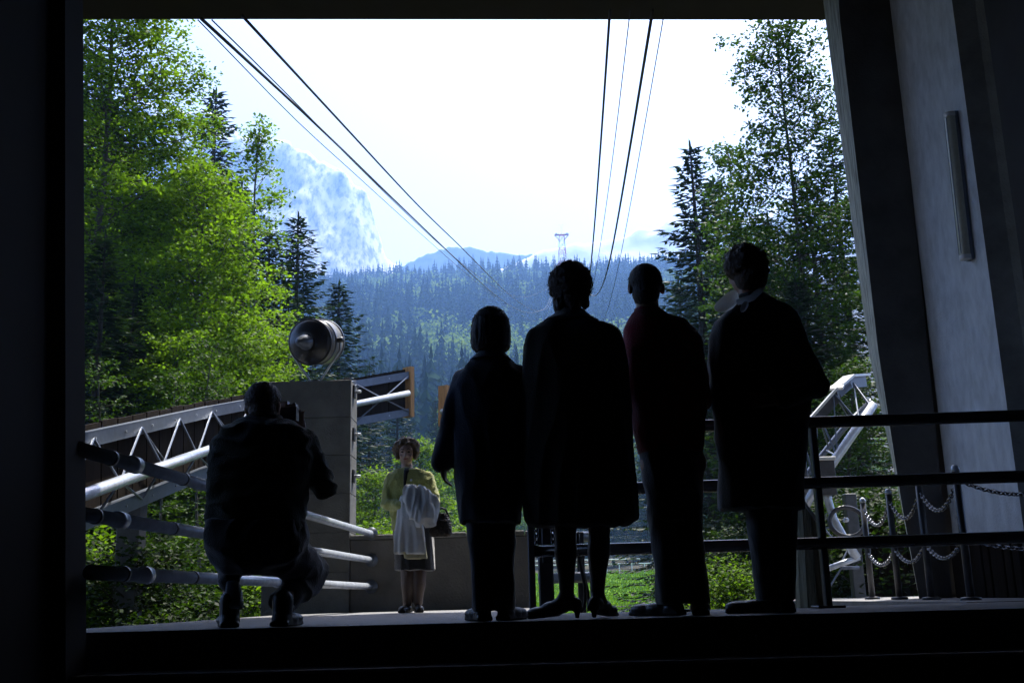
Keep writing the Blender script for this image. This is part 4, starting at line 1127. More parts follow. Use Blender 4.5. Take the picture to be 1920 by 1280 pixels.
# ================================================================ people
class Sculpt:
    """closed overlapping shapes, fused into one continuous surface by a voxel remesh"""
    def __init__(s): s.mb = MB()
    def ell(s, c, r, M=None, seg=18, rings=11):
        c = Vector(c); M = M or Matrix.Identity(3)
        v = []; f = []
        for i in range(1, rings):
            a = PI * i / rings
            for k in range(seg):
                b = 2 * PI * k / seg
                v.append(c + M @ Vector((r[0] * math.sin(a) * math.cos(b), r[1] * math.sin(a) * math.sin(b), r[2] * math.cos(a))))
        for i in range(rings - 2):
            for k in range(seg):
                f.append((i * seg + k, (i + 1) * seg + k, (i + 1) * seg + (k + 1) % seg, i * seg + (k + 1) % seg))
        n = len(v); v += [c + M @ Vector((0, 0, r[2])), c - M @ Vector((0, 0, r[2]))]
        for k in range(seg):
            f.append((n, k, (k + 1) % seg)); f.append((n + 1, (rings - 2) * seg + (k + 1) % seg, (rings - 2) * seg + k))
        s.mb.add(v, f); return s
    def cap(s, pts, rad, seg=14):
        """limb: tapered tube with rounded ends through pts"""
        pts = [Vector(p) for p in pts]
        s.mb.tube(pts, rad, seg)
        s.ell(pts[0], (rad[0],) * 3, None, 12, 8); s.ell(pts[-1], (rad[-1],) * 3, None, 12, 8)
        for p, r in zip(pts[1:-1], rad[1:-1]): s.ell(p, (r * .99,) * 3, None, 12, 8)
        return s
    def loft(s, rows, Y, seg=28, expo=2.3):
        """rows: (y pixel, left pixel, right pixel, depth radius, depth shift)"""
        v = []; f = []
        n = 0
        for row in rows:
            yp, l, r, ry = row[:4]; dy = row[4] if len(row) > 4 else 0
            a, b = P(l, yp, Y + dy), P(r, yp, Y + dy)
            c = (a + b) / 2; rx = (b - a).length / 2
            for k in range(seg):
                q = 2 * PI * k / seg
                cx, sx_ = math.cos(q), math.sin(q)
                e = 2 / expo
                v.append(Vector((c.x + rx * math.copysign(abs(cx) ** e, cx), c.y + ry * math.copysign(abs(sx_) ** e, sx_), c.z + (b.z - a.z) * 0.5 * cx)))
            n += 1
        for i in range(n - 1):
            for k in range(seg): f.append((i * seg + k, (i + 1) * seg + k, (i + 1) * seg + (k + 1) % seg, i * seg + (k + 1) % seg))
        f.append(tuple(range(seg))); f.append(tuple(reversed(range((n - 1) * seg, n * seg))))
        s.mb.add(v, f); return s
    def hand(s, w, d, th, curl=0.35, k=1.0):
        """w wrist, d direction of the palm, th side of the thumb; fingers bend towards d x th"""
        w = Vector(w); d = Vector(d).normalized(); th = Vector(th); th = (th - d * th.dot(d)).normalized(); n = d.cross(th)
        for o in (-0.024, -0.008, 0.008, 0.024):
            s.cap([w + th * o * 0.6 * k, w + d * 0.085 * k + th * o * k], [0.017 * k, 0.0135 * k], 10)
        for i, L in enumerate((0.074, 0.083, 0.078, 0.060)):
            b = w + d * 0.085 * k + th * (0.032 - 0.0213 * i) * k
            a1 = curl * (0.6 + 0.1 * i); a2 = a1 + curl * 1.3
            d1 = d * math.cos(a1) + n * math.sin(a1) + th * (0.05 - 0.035 * i); d2 = d * math.cos(a2) + n * math.sin(a2)
            m_ = b + d1 * L * .52 * k
            s.cap([b, m_, m_ + d2 * L * .48 * k], [0.0088 * k, 0.0082 * k, 0.0068 * k], 8)
        b = w + d * 0.022 * k + th * 0.03 * k
        m_ = b + (d * 0.62 + th * 0.75 + n * 0.15).normalized() * 0.04 * k
        s.cap([b, m_, m_ + (d * 0.9 + th * 0.3 + n * .3).normalized() * 0.032 * k], [0.0125 * k, 0.010 * k, 0.0078 * k], 8)
        return s
    def head(s, hc, fwd, k=1.0, up=(0, 0, 1)):
        hc = Vector(hc); fwd = Vector(fwd).normalized(); up = Vector(up); rt = fwd.cross(up).normalized(); up = rt.cross(fwd)
        M = Matrix((rt, fwd, up)).transposed()
        g = lambda x, y, z: hc + M @ Vector((x, y, z)) * k
        s.ell(g(0, -0.008, 0.028), (0.077 * k, 0.096 * k, 0.092 * k), M)
        s.ell(g(0, 0.022, -0.035), (0.062 * k, 0.070 * k, 0.078 * k), M)
        s.ell(g(0, 0.045, -0.085), (0.034 * k, 0.034 * k, 0.026 * k), M)
        s.cap([g(0, 0.082, 0.012), g(0, 0.098, -0.018), g(0, 0.106, -0.03)], [0.010 * k, 0.012 * k, 0.015 * k], 8)
        s.ell(g(0.012, 0.092, -0.034), (0.010 * k, 0.010 * k, 0.008 * k), M); s.ell(g(-0.012, 0.092, -0.034), (0.010 * k, 0.010 * k, 0.008 * k), M)
        s.ell(g(0, 0.083, -0.058), (0.024 * k, 0.012 * k, 0.008 * k), M)
        s.ell(g(0, 0.079, 0.027), (0.052 * k, 0.014 * k, 0.010 * k), M)
        for q in (-1, 1):
            s.ell(g(q * 0.084, -0.010, -0.006), (0.013 * k, 0.020 * k, 0.033 * k), M)
            s.ell(g(q * 0.042, 0.062, -0.022), (0.020 * k, 0.02 * k, 0.018 * k), M)
        return s
    def mesh(s, name, voxel=0.008, smooth=4, wr=0.0, wscale=9.0, stretch=(1, 1, 1), seed=0.0, wr2=0.0, w2scale=40):
        me = s.mb.mesh(name + '_raw')
        o = bpy.data.objects.new('tmp', me); COL.objects.link(o)
        m = o.modifiers.new('r', 'REMESH'); m.mode = 'VOXEL'; m.voxel_size = voxel; m.use_smooth_shade = True
        if smooth:
            q = o.modifiers.new('s', 'SMOOTH'); q.factor = 0.5; q.iterations = smooth
        dg = bpy.context.evaluated_depsgraph_get()
        out = bpy.data.meshes.new_from_object(o.evaluated_get(dg))
        out.name = name
        bpy.data.objects.remove(o); bpy.data.meshes.remove(me)
        if wr or wr2:
            n = len(out.vertices)
            co = np.empty(n * 3, np.float32); out.vertices.foreach_get('co', co); co = co.reshape(-1, 3)
            no = np.empty(n * 3, np.float32); out.vertex_normals.foreach_get('vector', no); no = no.reshape(-1, 3)
            d = np.array([wr * (1 - 2 * abs(noise.noise(Vector((p[0] * wscale * stretch[0] + seed, p[1] * wscale * stretch[1], p[2] * wscale * stretch[2]))))) +
                          (wr2 * noise.noise(Vector((p[0] * w2scale, p[1] * w2scale, p[2] * w2scale + seed))) if wr2 else 0) for p in co.tolist()])
            co = co + no * (d - wr * 0.55)[:, None]
            out.vertices.foreach_set('co', co.astype(np.float32).ravel()); out.update()
        return out
    def build(s, name, m, parent, **kw):
        return link(name, s.mesh(name, **kw), m, parent, True)

def leg(sc, hip, knee, ank, k=1.0):
    hip, knee, ank = Vector(hip), Vector(knee), Vector(ank)
    sc.cap([hip, hip.lerp(knee, .5), knee], [0.082 * k, 0.070 * k, 0.052 * k])
    sc.cap([knee, knee.lerp(ank, .33), knee.lerp(ank, .7), ank], [0.051 * k, 0.055 * k, 0.040 * k, 0.034 * k])
def arm(sc, sh, el, wr, k=1.0):
    sc.cap([sh, Vector(sh).lerp(Vector(el), .5), el], [0.054 * k, 0.047 * k, 0.040 * k])
    sc.cap([el, Vector(el).lerp(Vector(wr), .4), wr], [0.040 * k, 0.037 * k, 0.026 * k])
def foot(sc, ank, d, k=1.0, h=0.055):
    """bare foot under the ankle"""
    ank = Vector(ank); d = Vector(d).normalized()
    a = Vector((ank.x, ank.y, h * .6))
    sc.cap([ank, a - d * 0.03 * k], [0.032 * k, 0.028 * k]); sc.cap([a - d * 0.045 * k, a + d * 0.08 * k, a + d * 0.15 * k], [0.027 * k, 0.030 * k, 0.02 * k])
def shoe(name, ank, d, m, parent, k=1.0, heel=0.0, wid=0.042, low=True):
    ank = Vector(ank); d = Vector(d).normalized(); sd_ = Vector((-d.y, d.x, 0))
    s = Sculpt()
    M = Matrix((sd_, d, Vector((0, 0, 1)))).transposed()
    g = lambda y, z: Vector((ank.x, ank.y, 0)) + d * y * k + Vector((0, 0, z))
    hh = heel
    s.ell(g(-0.02, 0.036 + hh), (wid * .86, 0.055 * k, 0.034), M); s.ell(g(0.06, 0.034 + hh * .55), (wid, 0.08 * k, 0.032), M); s.ell(g(0.14, 0.030 + 0.004), (wid * 1.02, 0.075 * k, 0.026), M)
    if not low: s.cap([g(-0.015, 0.05), g(-0.01, 0.12)], [wid * .85, wid * .9])
    # sole
    s.mb.obox(g(-0.068, 0.012 + hh), g(-0.0, 0.012 + hh), wid * 1.5, 0.02)
    if heel > 0.015:
        s.mb.tube([g(-0.052, hh + 0.02), g(-0.05, 0.003)], [0.02, 0.010], 10); s.mb.obox(g(0.05, 0.010 + hh * .35), g(0.20, 0.010), wid * 1.6, 0.016)
    else: s.mb.obox(g(-0.07, 0.012), g(0.205, 0.012), wid * 1.6, 0.022)
    return s.build(name, m, parent, voxel=0.006, smooth=3)
def flatten_sole(me): pass

M_skin = mat('skin', (0.52, 0.33, 0.24), 0.55, var=0.12, scale=14)
M_hairb = mat('brown_hair', (0.065, 0.035, 0.016), 0.5, var=0.45, scale=30, bump=0.8, bscale=90, stretch=(3, 3, 0.7))
M_hairl = mat('light_brown_hair', (0.16, 0.095, 0.04), 0.45, var=0.4, scale=30, bump=0.8, bscale=90, stretch=(3, 3, .7))
M_haird = mat('dark_hair', (0.016, 0.012, 0.009), 0.45, var=0.4, scale=30, bump=0.8, bscale=90, stretch=(3, 3, .7))
def cloth(name, c, sheen=0.7, var=0.15, bump=0.35, bscale=140, **kw): return mat(name, c, 0.9, var=var, scale=8, bump=bump, bscale=bscale, sheen=sheen, spec=0.2, **kw)
M_bluecoat = cloth('blue_coat_cloth', (0.05, 0.062, 0.095))
M_browncoat = cloth('brown_coat_cloth', (0.060, 0.056, 0.040))
M_redknit = cloth('red_knit', (0.48, 0.015, 0.04), 0.8, bump=0.6)
M_darkcoat = cloth('dark_coat_cloth', (0.028, 0.030, 0.026))
M_olive = cloth('olive_knit', (0.045, 0.055, 0.028), 0.45, bump=0.6)
M_trous = cloth('dark_trousers', (0.016, 0.016, 0.019))
M_trousb = cloth('brown_trousers', (0.022, 0.018, 0.015))
M_cardi = cloth('yellow_green_knit', (0.42, 0.44, 0.14), 0.4, bump=0.8, bscale=90)
M_coatw = cloth('pale_coat_cloth', (0.66, 0.68, 0.68), 0.2, var=0.1)
M_lining = cloth('lining_cloth', (0.40, 0.38, 0.24), 0.1)
M_skirt = cloth('black_skirt', (0.010, 0.010, 0.011))
M_stock = mat('stockings', (0.085, 0.055, 0.042), 0.5, var=0.1, scale=20)
M_leather = mat('shiny_leather', (0.012, 0.011, 0.011), 0.42, var=0.2, scale=20)
M_sock = cloth('grey_sock', (0.34, 0.35, 0.37), 0.2)
M_gauze = mat('white_gauze', (0.93, 0.94, 0.95), 0.8, var=0.03, scale=20, trans=0.93)
M_weave = mat('woven_bag', (0.035, 0.022, 0.012), 0.42, var=0.7, scale=55, bump=1.0, bscale=110)
M_eye = mat('eye', (0.04, 0.03, 0.025), 0.2)
M_lip = mat('lip', (0.40, 0.12, 0.11), 0.5)
FW = Vector((0, 1, 0))
def lerp3(a, b, t): return Vector(a).lerp(Vector(b), t)

def person(label, Y, px): return empty('person', (XG(px, Y), Y, 0), 0, label, 'person')
def torso(sc, neck, shl, shr, hipl, hipr, k=1.0, wr=0.11):
    neck, shl, shr, hipl, hipr = map(Vector, (neck, shl, shr, hipl, hipr))
    sh = (shl + shr) / 2; hp = (hipl + hipr) / 2
    sc.cap([shl, sh + Vector((0, 0, .03)), shr], [0.055 * k, 0.075 * k, 0.055 * k])
    sc.cap([sh - Vector((0, 0, 0.04)), sh.lerp(hp, .35), sh.lerp(hp, .7), hp + Vector((0, 0, 0.04))], [0.115 * k, 0.118 * k, 0.105 * k, 0.115 * k], 18)
    sc.ell(sh.lerp(hp, .25), (0.155 * k, 0.11 * k, 0.17 * k)); sc.ell(hp + Vector((0, 0, 0.03)), (0.165 * k, 0.115 * k, 0.12 * k))
    sc.cap([neck + Vector((0, 0, -.02)), sh + Vector((0, 0, 0.03))], [0.053 * k, 0.06 * k])

def strands(parent, c_, r_, m, n=500, L=0.035, seed=1, zmin=-0.6, wd=0.0009, down=0.3, curl=0.5):
    """loose fine hairs standing off a head of hair"""
    q = np.random.RandomState(seed)
    d = unit(q.randn(n, 3)); d = d[d[:, 2] > zmin]; n = len(d)
    base = np.array(tuple(c_)) + d * np.array(r_) * 0.97
    t1 = unit(np.cross(d, q.randn(n, 3))); ln = L * (0.5 + q.rand(n, 1))
    mid_ = base + (d * 0.35 + t1 * 0.6) * ln * 0.6; tip = base + (d * (0.5 - curl * q.rand(n, 1)) + t1) * ln + np.array([0, 0, -down]) * ln
    sdv = unit(np.cross(t1, d)) * wd
    V = np.stack([base - sdv, base + sdv, mid_ + sdv, mid_ - sdv, tip, tip], 1)[:, :5].reshape(-1, 3)
    i = np.arange(n) * 5
    Q = np.concatenate([np.stack([i, i + 1, i + 2, i + 3], -1), np.stack([i + 3, i + 2, i + 4, i + 4], -1)])
    T = np.concatenate([Q[:n, [0, 1, 2]], Q[:n, [0, 2, 3]], Q[n:, [0, 1, 2]]])
    return link('loose_hair', np_mesh('loose_hair', V, T), m, parent)
# ---------------- person with the pageboy hair in the blue coat
Y = 5.16
p = person('person with dark pageboy hair in a long blue coat, back turned, arm hanging', Y, 922)
sc = Sculpt(); k = 0.93
hc = P(920, 618, Y); nb_ = P(921, 672, Y)
sc.head(hc, (0.05, 1, 0.02), k); sc.cap([hc - Vector((0, .01, .06)), nb_], [0.048, 0.05])
sl_, sr_ = P(866, 710, Y), P(972, 708, Y); hl, hr = P(897, 905, Y), P(946, 905, Y)
torso(sc, nb_, sl_, sr_, hl, hr, 0.86)
el_, wl_ = P(843, 795, Y - .02), P(831, 862, Y + 0.02)
arm(sc, sl_, el_, wl_, .85); sc.hand(wl_, (0.01, 0.15, -1), (0.2, 1, 0.1), 0.45, 0.86)
er_, wr_ = P(988, 795, Y + .02), P(972, 862, Y + 0.10)
arm(sc, sr_, er_, wr_, .85); sc.hand(wr_, (-.1, .3, -1), (-.2, 1, .1), 0.45, 0.86)
al, ar = P(905, 1138, Y), P(947, 1138, Y); al.z = ar.z = 0.08
leg(sc, hl, P(900, 1030, Y + .02), al, .88); leg(sc, hr, P(945, 1030, Y + .02), ar, .88)
foot(sc, al, (-.15, 1, 0), .8); foot(sc, ar, (.2, 1, 0), .8)
sc.build('body', M_skin, p, voxel=0.0076, smooth=3)
h = Sculpt()
h.ell(P(920, 610, Y - .005), (0.094, 0.105, 0.098)); h.loft([(598, 886, 954, .10, -.01), (620, 882.5, 957.5, .10, -.012), (640, 882, 958, .095, -.016), (652, 884, 956, .088, -.022), (658, 890, 950, .07, -.03)], Y)
h.build('hair', M_haird, p, voxel=0.006, smooth=3, wr=0.004, wscale=70, stretch=(1, 1, .12), wr2=0.0015, w2scale=60)
strands(p, P(920, 612, Y - .005), (.096, .107, .10), M_haird, 500, .03, 1)
c = Sculpt()
c.loft([(664, 897, 946, .062), (676, 884, 958, .08), (690, 868, 972, .095), (704, 854, 986, .11), (725, 847, 993, .125), (770, 847, 993, .14), (830, 849, 990, .15), (900, 853, 985, .16), (950, 859, 980, .17), (981, 862, 976, .172)], Y, expo=2.4)
c.cap([sl_ + Vector((0, 0, -.005)), el_, wl_ + (wl_ - el_) * 0.05], [0.062, 0.060, 0.056]); c.cap([sr_, er_, wr_], [0.062, 0.060, 0.054])
co = c.build('coat', M_bluecoat, p, voxel=0.008, smooth=5, wr=0.012, wscale=8, stretch=(1.3, 1.3, .35), seed=3)
cl = Sculpt(); cl.loft([(656, 899, 943, .058, -.004), (664, 893, 949, .068, -.006), (677, 878, 962, .083, -.012)], Y); cl.build('collar', M_bluecoat, co, voxel=0.007, smooth=2)
t = Sculpt()
t.loft([(960, 874, 924, .085), (1000, 876, 924, .08), (1070, 883, 923, .07), (1146, 887, 925, .065)], Y); t.loft([(960, 918, 968, .085), (1000, 919, 967, .08), (1070, 923, 966, .07), (1146, 926, 966, .065)], Y)
t.build('trousers', M_trous, p, voxel=0.009, smooth=4, wr=0.008, wscale=10, stretch=(1, 1, .6), seed=5)
shoe('shoe', al + Vector((-.005, 0, 0)), (-.30, 1, 0), M_leather, p, .95, wid=.047); shoe('shoe', ar + Vector((.01, 0, 0)), (.35, 1, 0), M_leather, p, .95, wid=.047)

# ---------------- woman in the wide coat and stockings
Y = 5.10
p = person('woman with curly brown hair in a wide dark coat, bare stockinged calves and heels', Y, 1085)
sc = Sculpt()
hc = P(1070, 545, Y); nb_ = P(1071, 600, Y)
sc.head(hc, (-.12, 1, 0.02), 1.0); sc.cap([hc - Vector((0, .01, .07)), nb_], [0.052, 0.055])
sl_, sr_ = P(1008, 642, Y), P(1140, 634, Y); hl, hr = P(1058, 860, Y), P(1112, 860, Y)
torso(sc, nb_, sl_, sr_, hl, hr, .98)
el_, wl_, er_, wr_ = P(995, 775, Y + .03), P(1045, 800, Y + .25), P(1160, 770, Y + .03), P(1105, 800, Y + .25)
arm(sc, sl_, el_, wl_); arm(sc, sr_, er_, wr_); sc.hand(wl_, (.8, .5, -.1), (0, .2, 1), .6); sc.hand(wr_, (-.8, .5, -.1), (0, .2, 1), .6)
al, ar = P(1063, 1120, Y), P(1120, 1118, Y + .03); al.z = ar.z = 0.115
leg(sc, hl, P(1060, 1000, Y + .02), al, 1.0); leg(sc, hr, P(1124, 998, Y + .03), ar, 1.0)
dl, dr_ = Vector((-.86, .5, 0)), Vector((.42, .9, 0))
for a_, d_ in ((al, dl), (ar, dr_)):
    d_ = d_.normalized()
    sc.cap([a_, a_ + d_ * .03 + Vector((0, 0, -.045)), a_ + d_ * .13 + Vector((0, 0, -.085))], [.034, .036, .026]); sc.cap([a_, a_ - d_ * .035 + Vector((0, 0, -.05))], [.032, .026])
bd = sc.build('body', M_stock, p, voxel=0.0076, smooth=3)
h = Sculpt(); rr = random.Random(5)
h.ell(P(1069, 533, Y - .005), (0.096, 0.112, 0.108))
for i in range(120):
    a, b = rr.uniform(0, 2 * PI), rr.uniform(-.85, 1)
    q = math.sqrt(1 - b * b)
    r_ = rr.uniform(.020, .032)
    cpos = P(1069, 533, Y - .005) + Vector((math.cos(a) * q * 0.087, math.sin(a) * q * 0.10, b * 0.100))
    if b < -.55 and math.sin(a) > .3: continue
    h.ell(cpos, (r_, r_, r_ * .8), None, 10, 7)
for i in range(16):
    a = rr.uniform(PI * .9, PI * 2.1); h.ell(P(1071, rr.uniform(562, 582), Y - .005) + Vector((math.cos(a) * .070, math.sin(a) * .075, 0)), (.022, .022, .030), None, 10, 7)
h.build('hair', M_hairb, p, voxel=0.005, smooth=5, wr=0.005, wscale=45, stretch=(1, 1, .45), wr2=0.002, w2scale=130)
strands(p, P(1069, 533, Y - .005), (.108, .12, .118), M_hairb, 1400, .04, 2, curl=.9)
c = Sculpt()
c.loft([(588, 1044, 1098, .07), (597, 1030, 1112, .085), (608, 1010, 1138, .10), (622, 994, 1157, .12), (645, 981, 1170, .135), (690, 977, 1177, .15), (780, 976, 1182, .165), (870, 975, 1188, .18), (940, 976, 1195, .19), (972, 980, 1196, .195), (986, 988, 1178, .19)], Y, expo=2.5)
c.cap([sl_, el_, lerp3(el_, wl_, .85)], [0.07, 0.068, 0.06]); c.cap([sr_, er_, lerp3(er_, wr_, .85)], [0.07, 0.068, 0.06])
co = c.build('coat', M_browncoat, p, voxel=0.009, smooth=5, wr=0.016, wscale=6.5, stretch=(1.4, 1.4, .3), seed=11)
cl = Sculpt(); cl.loft([(582, 1046, 1096, .066, -.004), (590, 1038, 1104, .076, -.008), (604, 1016, 1126, .10, -.014)], Y); cl.build('collar', M_browncoat, co, voxel=0.007, smooth=2, wr=.004, wscale=14)
shoe('shoe', al + dl.normalized() * -.0, dl, M_leather, p, 1.0, heel=.035, wid=.040); shoe('shoe', ar, dr_, M_leather, p, 1.0, heel=.035, wid=.040)

# ---------------- man in the red pullover
Y = 5.24
p = person('short haired man in a dark red pullover and dark trousers, back turned', Y, 1266)
sc = Sculpt()
hc = P(1211, 540, Y); nb_ = P(1216, 596, Y)
sc.head(hc, (-.10, 1, 0.0), 1.0); sc.cap([hc - Vector((0, .015, .06)), nb_], [0.058, 0.060])
sl_, sr_ = P(1192, 646, Y), P(1294, 644, Y); hl, hr = P(1238, 880, Y), P(1288, 880, Y)
torso(sc, nb_, sl_, sr_, hl, hr, 1.0)
el_, wl_, er_, wr_ = P(1182, 750, Y + .05), P(1228, 790, Y + .26), P(1316, 750, Y + .05), P(1272, 780, Y + .26)
arm(sc, sl_, el_, wl_); arm(sc, sr_, er_, wr_); sc.hand(wl_, (.8, .4, .1), (0, .2, 1), .6); sc.hand(wr_, (-.8, .4, .1), (0, .2, 1), .6)
al, ar = P(1254, 1120, Y), P(1304, 1120, Y); al.z = ar.z = .09
leg(sc, hl, P(1246, 1010, Y + .03), al); leg(sc, hr, P(1294, 1010, Y + .03), ar)
foot(sc, al, (-.5, .85, 0)); foot(sc, ar, (.1, 1, 0))
sc.build('body', M_skin, p, voxel=0.0076, smooth=3)
h = Sculpt(); h.ell(P(1210, 528, Y - .008), (0.0875, 0.104, 0.094)); h.ell(P(1211, 548, Y - .03), (0.071, 0.080, 0.080))
strands(p, P(1210, 530, Y - .008), (.088, .104, .096), M_haird, 700, .02, 3, -.5)
h.build('hair', M_haird, p, voxel=0.006, smooth=3, wr=0.003, wscale=60, wr2=0.0018, w2scale=110)
c = Sculpt()
c.loft([(584, 1190, 1242, .068), (592, 1184, 1256, .08), (602, 1177, 1284, .10), (618, 1170, 1304, .115), (645, 1166, 1319, .125), (700, 1168, 1324, .135), (770, 1178, 1324, .135), (820, 1190, 1320, .13), (850, 1196, 1318, .128)], Y, expo=2.5)
c.cap([sl_, el_, lerp3(el_, wl_, .9)], [0.062, 0.056, 0.048]); c.cap([sr_, er_, lerp3(er_, wr_, .9)], [0.062, 0.056, 0.048])
co = c.build('pullover', M_redknit, p, voxel=0.009, smooth=5, wr=0.010, wscale=9, stretch=(1, 1, .8), seed=21)
cl = Sculpt(); cl.loft([(578, 1190, 1238, .063), (588, 1187, 1243, .07)], Y); cl.build('collar', M_redknit, co, voxel=0.007, smooth=2)
t = Sculpt(); t.loft([(835, 1198, 1317, .125), (880, 1203, 1314, .13), (940, 1211, 1313, .125), (975, 1215, 1314, .115)], Y)
t.loft([(940, 1212, 1266, .095), (1000, 1219, 1270, .09), (1070, 1228, 1276, .082), (1132, 1231, 1282, .078)], Y); t.loft([(940, 1260, 1314, .095), (1000, 1266, 1316, .09), (1070, 1276, 1324, .082), (1132, 1282, 1331, .078)], Y)
t.build('trousers', M_trousb, p, voxel=0.009, smooth=4, wr=0.010, wscale=9, stretch=(1, 1, .7), seed=25)
shoe('shoe', al + Vector((.0, 0, 0)), (-.75, .75, 0), M_leather, p, 1.08, wid=.05); shoe('shoe', ar + Vector((.02, 0, 0)), (.15, 1, 0), M_leather, p, 1.08, wid=.052)

# ---------------- woman with the white gauze scarf
Y = 5.28
p = person('woman with white gauze scarf over her collar, dark jacket, hand behind her back', Y, 1440)
sc = Sculpt()
hc = P(1398, 508, Y); nb_ = P(1406, 566, Y)
fd = Vector((-.55, .83, -.03)).normalized()
sc.head(hc, fd, 1.0); sc.cap([hc - fd * .02 - Vector((0, 0, .06)), nb_], [0.050, 0.056])
sl_, sr_ = P(1362, 632, Y), P(1476, 618, Y); hl, hr = P(1412, 860, Y), P(1468, 860, Y)
torso(sc, nb_, sl_, sr_, hl, hr, 1.0)
el_, wl_, er_, wr_ = P(1346, 735, Y + .06), P(1395, 770, Y + .26), P(1534, 725, Y - .08), P(1462, 748, Y - .22)
arm(sc, sl_, el_, wl_); arm(sc, sr_, er_, wr_); sc.hand(wl_, (.8, .4, .1), (0, .2, 1), .6); sc.hand(wr_, (-1, .10, .02), (0, -.15, 1), .35)
al, ar = P(1440, 1112, Y), P(1472, 1112, Y); al.z = ar.z = .09
leg(sc, hl, P(1428, 1000, Y + .03), al); leg(sc, hr, P(1470, 1000, Y + .03), ar)
foot(sc, al, (-.8, .5, 0)); foot(sc, ar, (.1, 1, 0))
sc.build('body', M_skin, p, voxel=0.0076, smooth=3)
h = Sculpt(); rr = random.Random(9)
h.ell(P(1398, 496, Y - .01), (0.108, 0.116, 0.105)); h.ell(P(1408, 520, Y - .03), (0.085, 0.085, 0.085))
for i in range(60):
    a, b = rr.uniform(0, 2 * PI), rr.uniform(-.5, 1); q = math.sqrt(1 - b * b); r_ = rr.uniform(.018, .030)
    h.ell(P(1399, 496, Y - .01) + Vector((math.cos(a) * q * .098, math.sin(a) * q * .106, b * .095)), (r_, r_, r_), None, 10, 7)
h.build('hair', M_hairb, p, voxel=0.0055, smooth=3, wr=0.004, wscale=40, stretch=(1, 1, .4), wr2=.0018, w2scale=110)
strands(p, P(1398, 497, Y - .01), (.112, .12, .112), M_hairb, 1000, .035, 4, -.4, curl=.8)
c = Sculpt()
c.loft([(552, 1386, 1432, .060), (562, 1383, 1450, .075), (574, 1376, 1474, .095), (588, 1358, 1491, .11), (606, 1340, 1501, .125), (630, 1332, 1509, .135), (680, 1329, 1520, .145), (740, 1332, 1520, .15), (800, 1340, 1513, .155), (880, 1346, 1507, .16), (955, 1348, 1505, .16)], Y, expo=2.5)
c.cap([sl_, el_, lerp3(el_, wl_, .85)], [0.062, 0.058, 0.052]); c.cap([sr_, er_, lerp3(er_, wr_, .9)], [0.064, 0.060, 0.050])
co = c.build('jacket', M_darkcoat, p, voxel=0.009, smooth=5, wr=0.012, wscale=8, stretch=(1.2, 1.2, .5), seed=31)
t = Sculpt()
t.loft([(925, 1396, 1446, .09), (1000, 1404, 1448, .085), (1060, 1411, 1450, .075), (1125, 1420, 1456, .07)], Y); t.loft([(925, 1444, 1494, .09), (1000, 1448, 1492, .085), (1060, 1450, 1491, .075), (1125, 1454, 1491, .07)], Y)
t.build('trousers', M_trous, p, voxel=0.009, smooth=4, wr=0.008, wscale=9, stretch=(1, 1, .7), seed=35)
shoe('shoe', al, (-.93, .36, 0), M_leather, p, 1.0, wid=.046); shoe('shoe', ar, (.1, 1, 0), M_leather, p, 1.0, wid=.048)
# the scarf: thin cupped petals of gauze round the collar
def petal(pts_rim, Yc, cup, parent, name='scarf_fold', th=0.006, n=14):
    """a cupped sheet spanned between an outline of pixels; real thickness"""
    rim = [P(a, b, Yc + d) for a, b, d in pts_rim]
    c_ = sum(rim, Vector()) / len(rim)
    s = MB(); V = []; rings = 7; m = len(rim)
    for i in range(rings):
        t = i / (rings - 1)
        for q in rim:
            w_ = c_.lerp(q, t); b_ = cup * (1 - t * t)
            V.append(w_ + Vector((0.2 * b_, -b_, -0.3 * b_ + 0.004 * math.sin(8 * t + q.x * 60))))
    f = [(i * m + k, i * m + (k + 1) % m, (i + 1) * m + (k + 1) % m, (i + 1) * m + k) for i in range(rings - 1) for k in range(m)]
    s.add(V, f)
    o = s.build(name, M_gauze, parent, True)
    md = o.modifiers.new('b', 'SUBSURF'); md.levels = md.render_levels = 1
    return o
sf = empty('scarf', P(1400, 560, Y), 0, 'white gauze scarf lying cupped on the dark jacket collar', 'scarf')
petal([(1336, 580, -.02), (1342, 568, .0), (1356, 554, .02), (1370, 545, .03), (1380, 542, .03), (1386, 556, -.01), (1386, 566, -.06), (1374, 578, -.12), (1360, 586, -.13), (1346, 587, -.10)], Y, 0.045, sf)
petal([(1386, 586, -.13), (1389, 572, -.12), (1397, 562, -.11), (1406, 566, -.11), (1402, 578, -.13), (1394, 588, -.14)], Y, 0.02, sf)
petal([(1421, 532, -.02), (1428, 526, .02), (1437, 528, .04), (1438, 535, .02), (1431, 541, -.04), (1423, 541, -.06)], Y, 0.02, sf)
mb = MB(); mb.tube([P(1384, 566, Y - .07), P(1395, 563, Y - .095), P(1410, 558, Y - .10), P(1424, 545, Y - .075), P(1430, 538, Y - .03)], [.016, .018, .018, .016, .012], 10); mb.build('neck_band', M_gauze, sf, True)
br = MB(); q = lerp3(er_, wr_, .97); br.tube([q + Vector((0, math.cos(a) * .034, math.sin(a) * .034)) for a in np.linspace(0, 2 * PI, 20)[:-1]], 0.004, 6, closed=True)
tag(br.build('bracelet', M_chain, None, True), 'thin metal bracelet on the wrist behind the scarfed woman', 'bracelet')

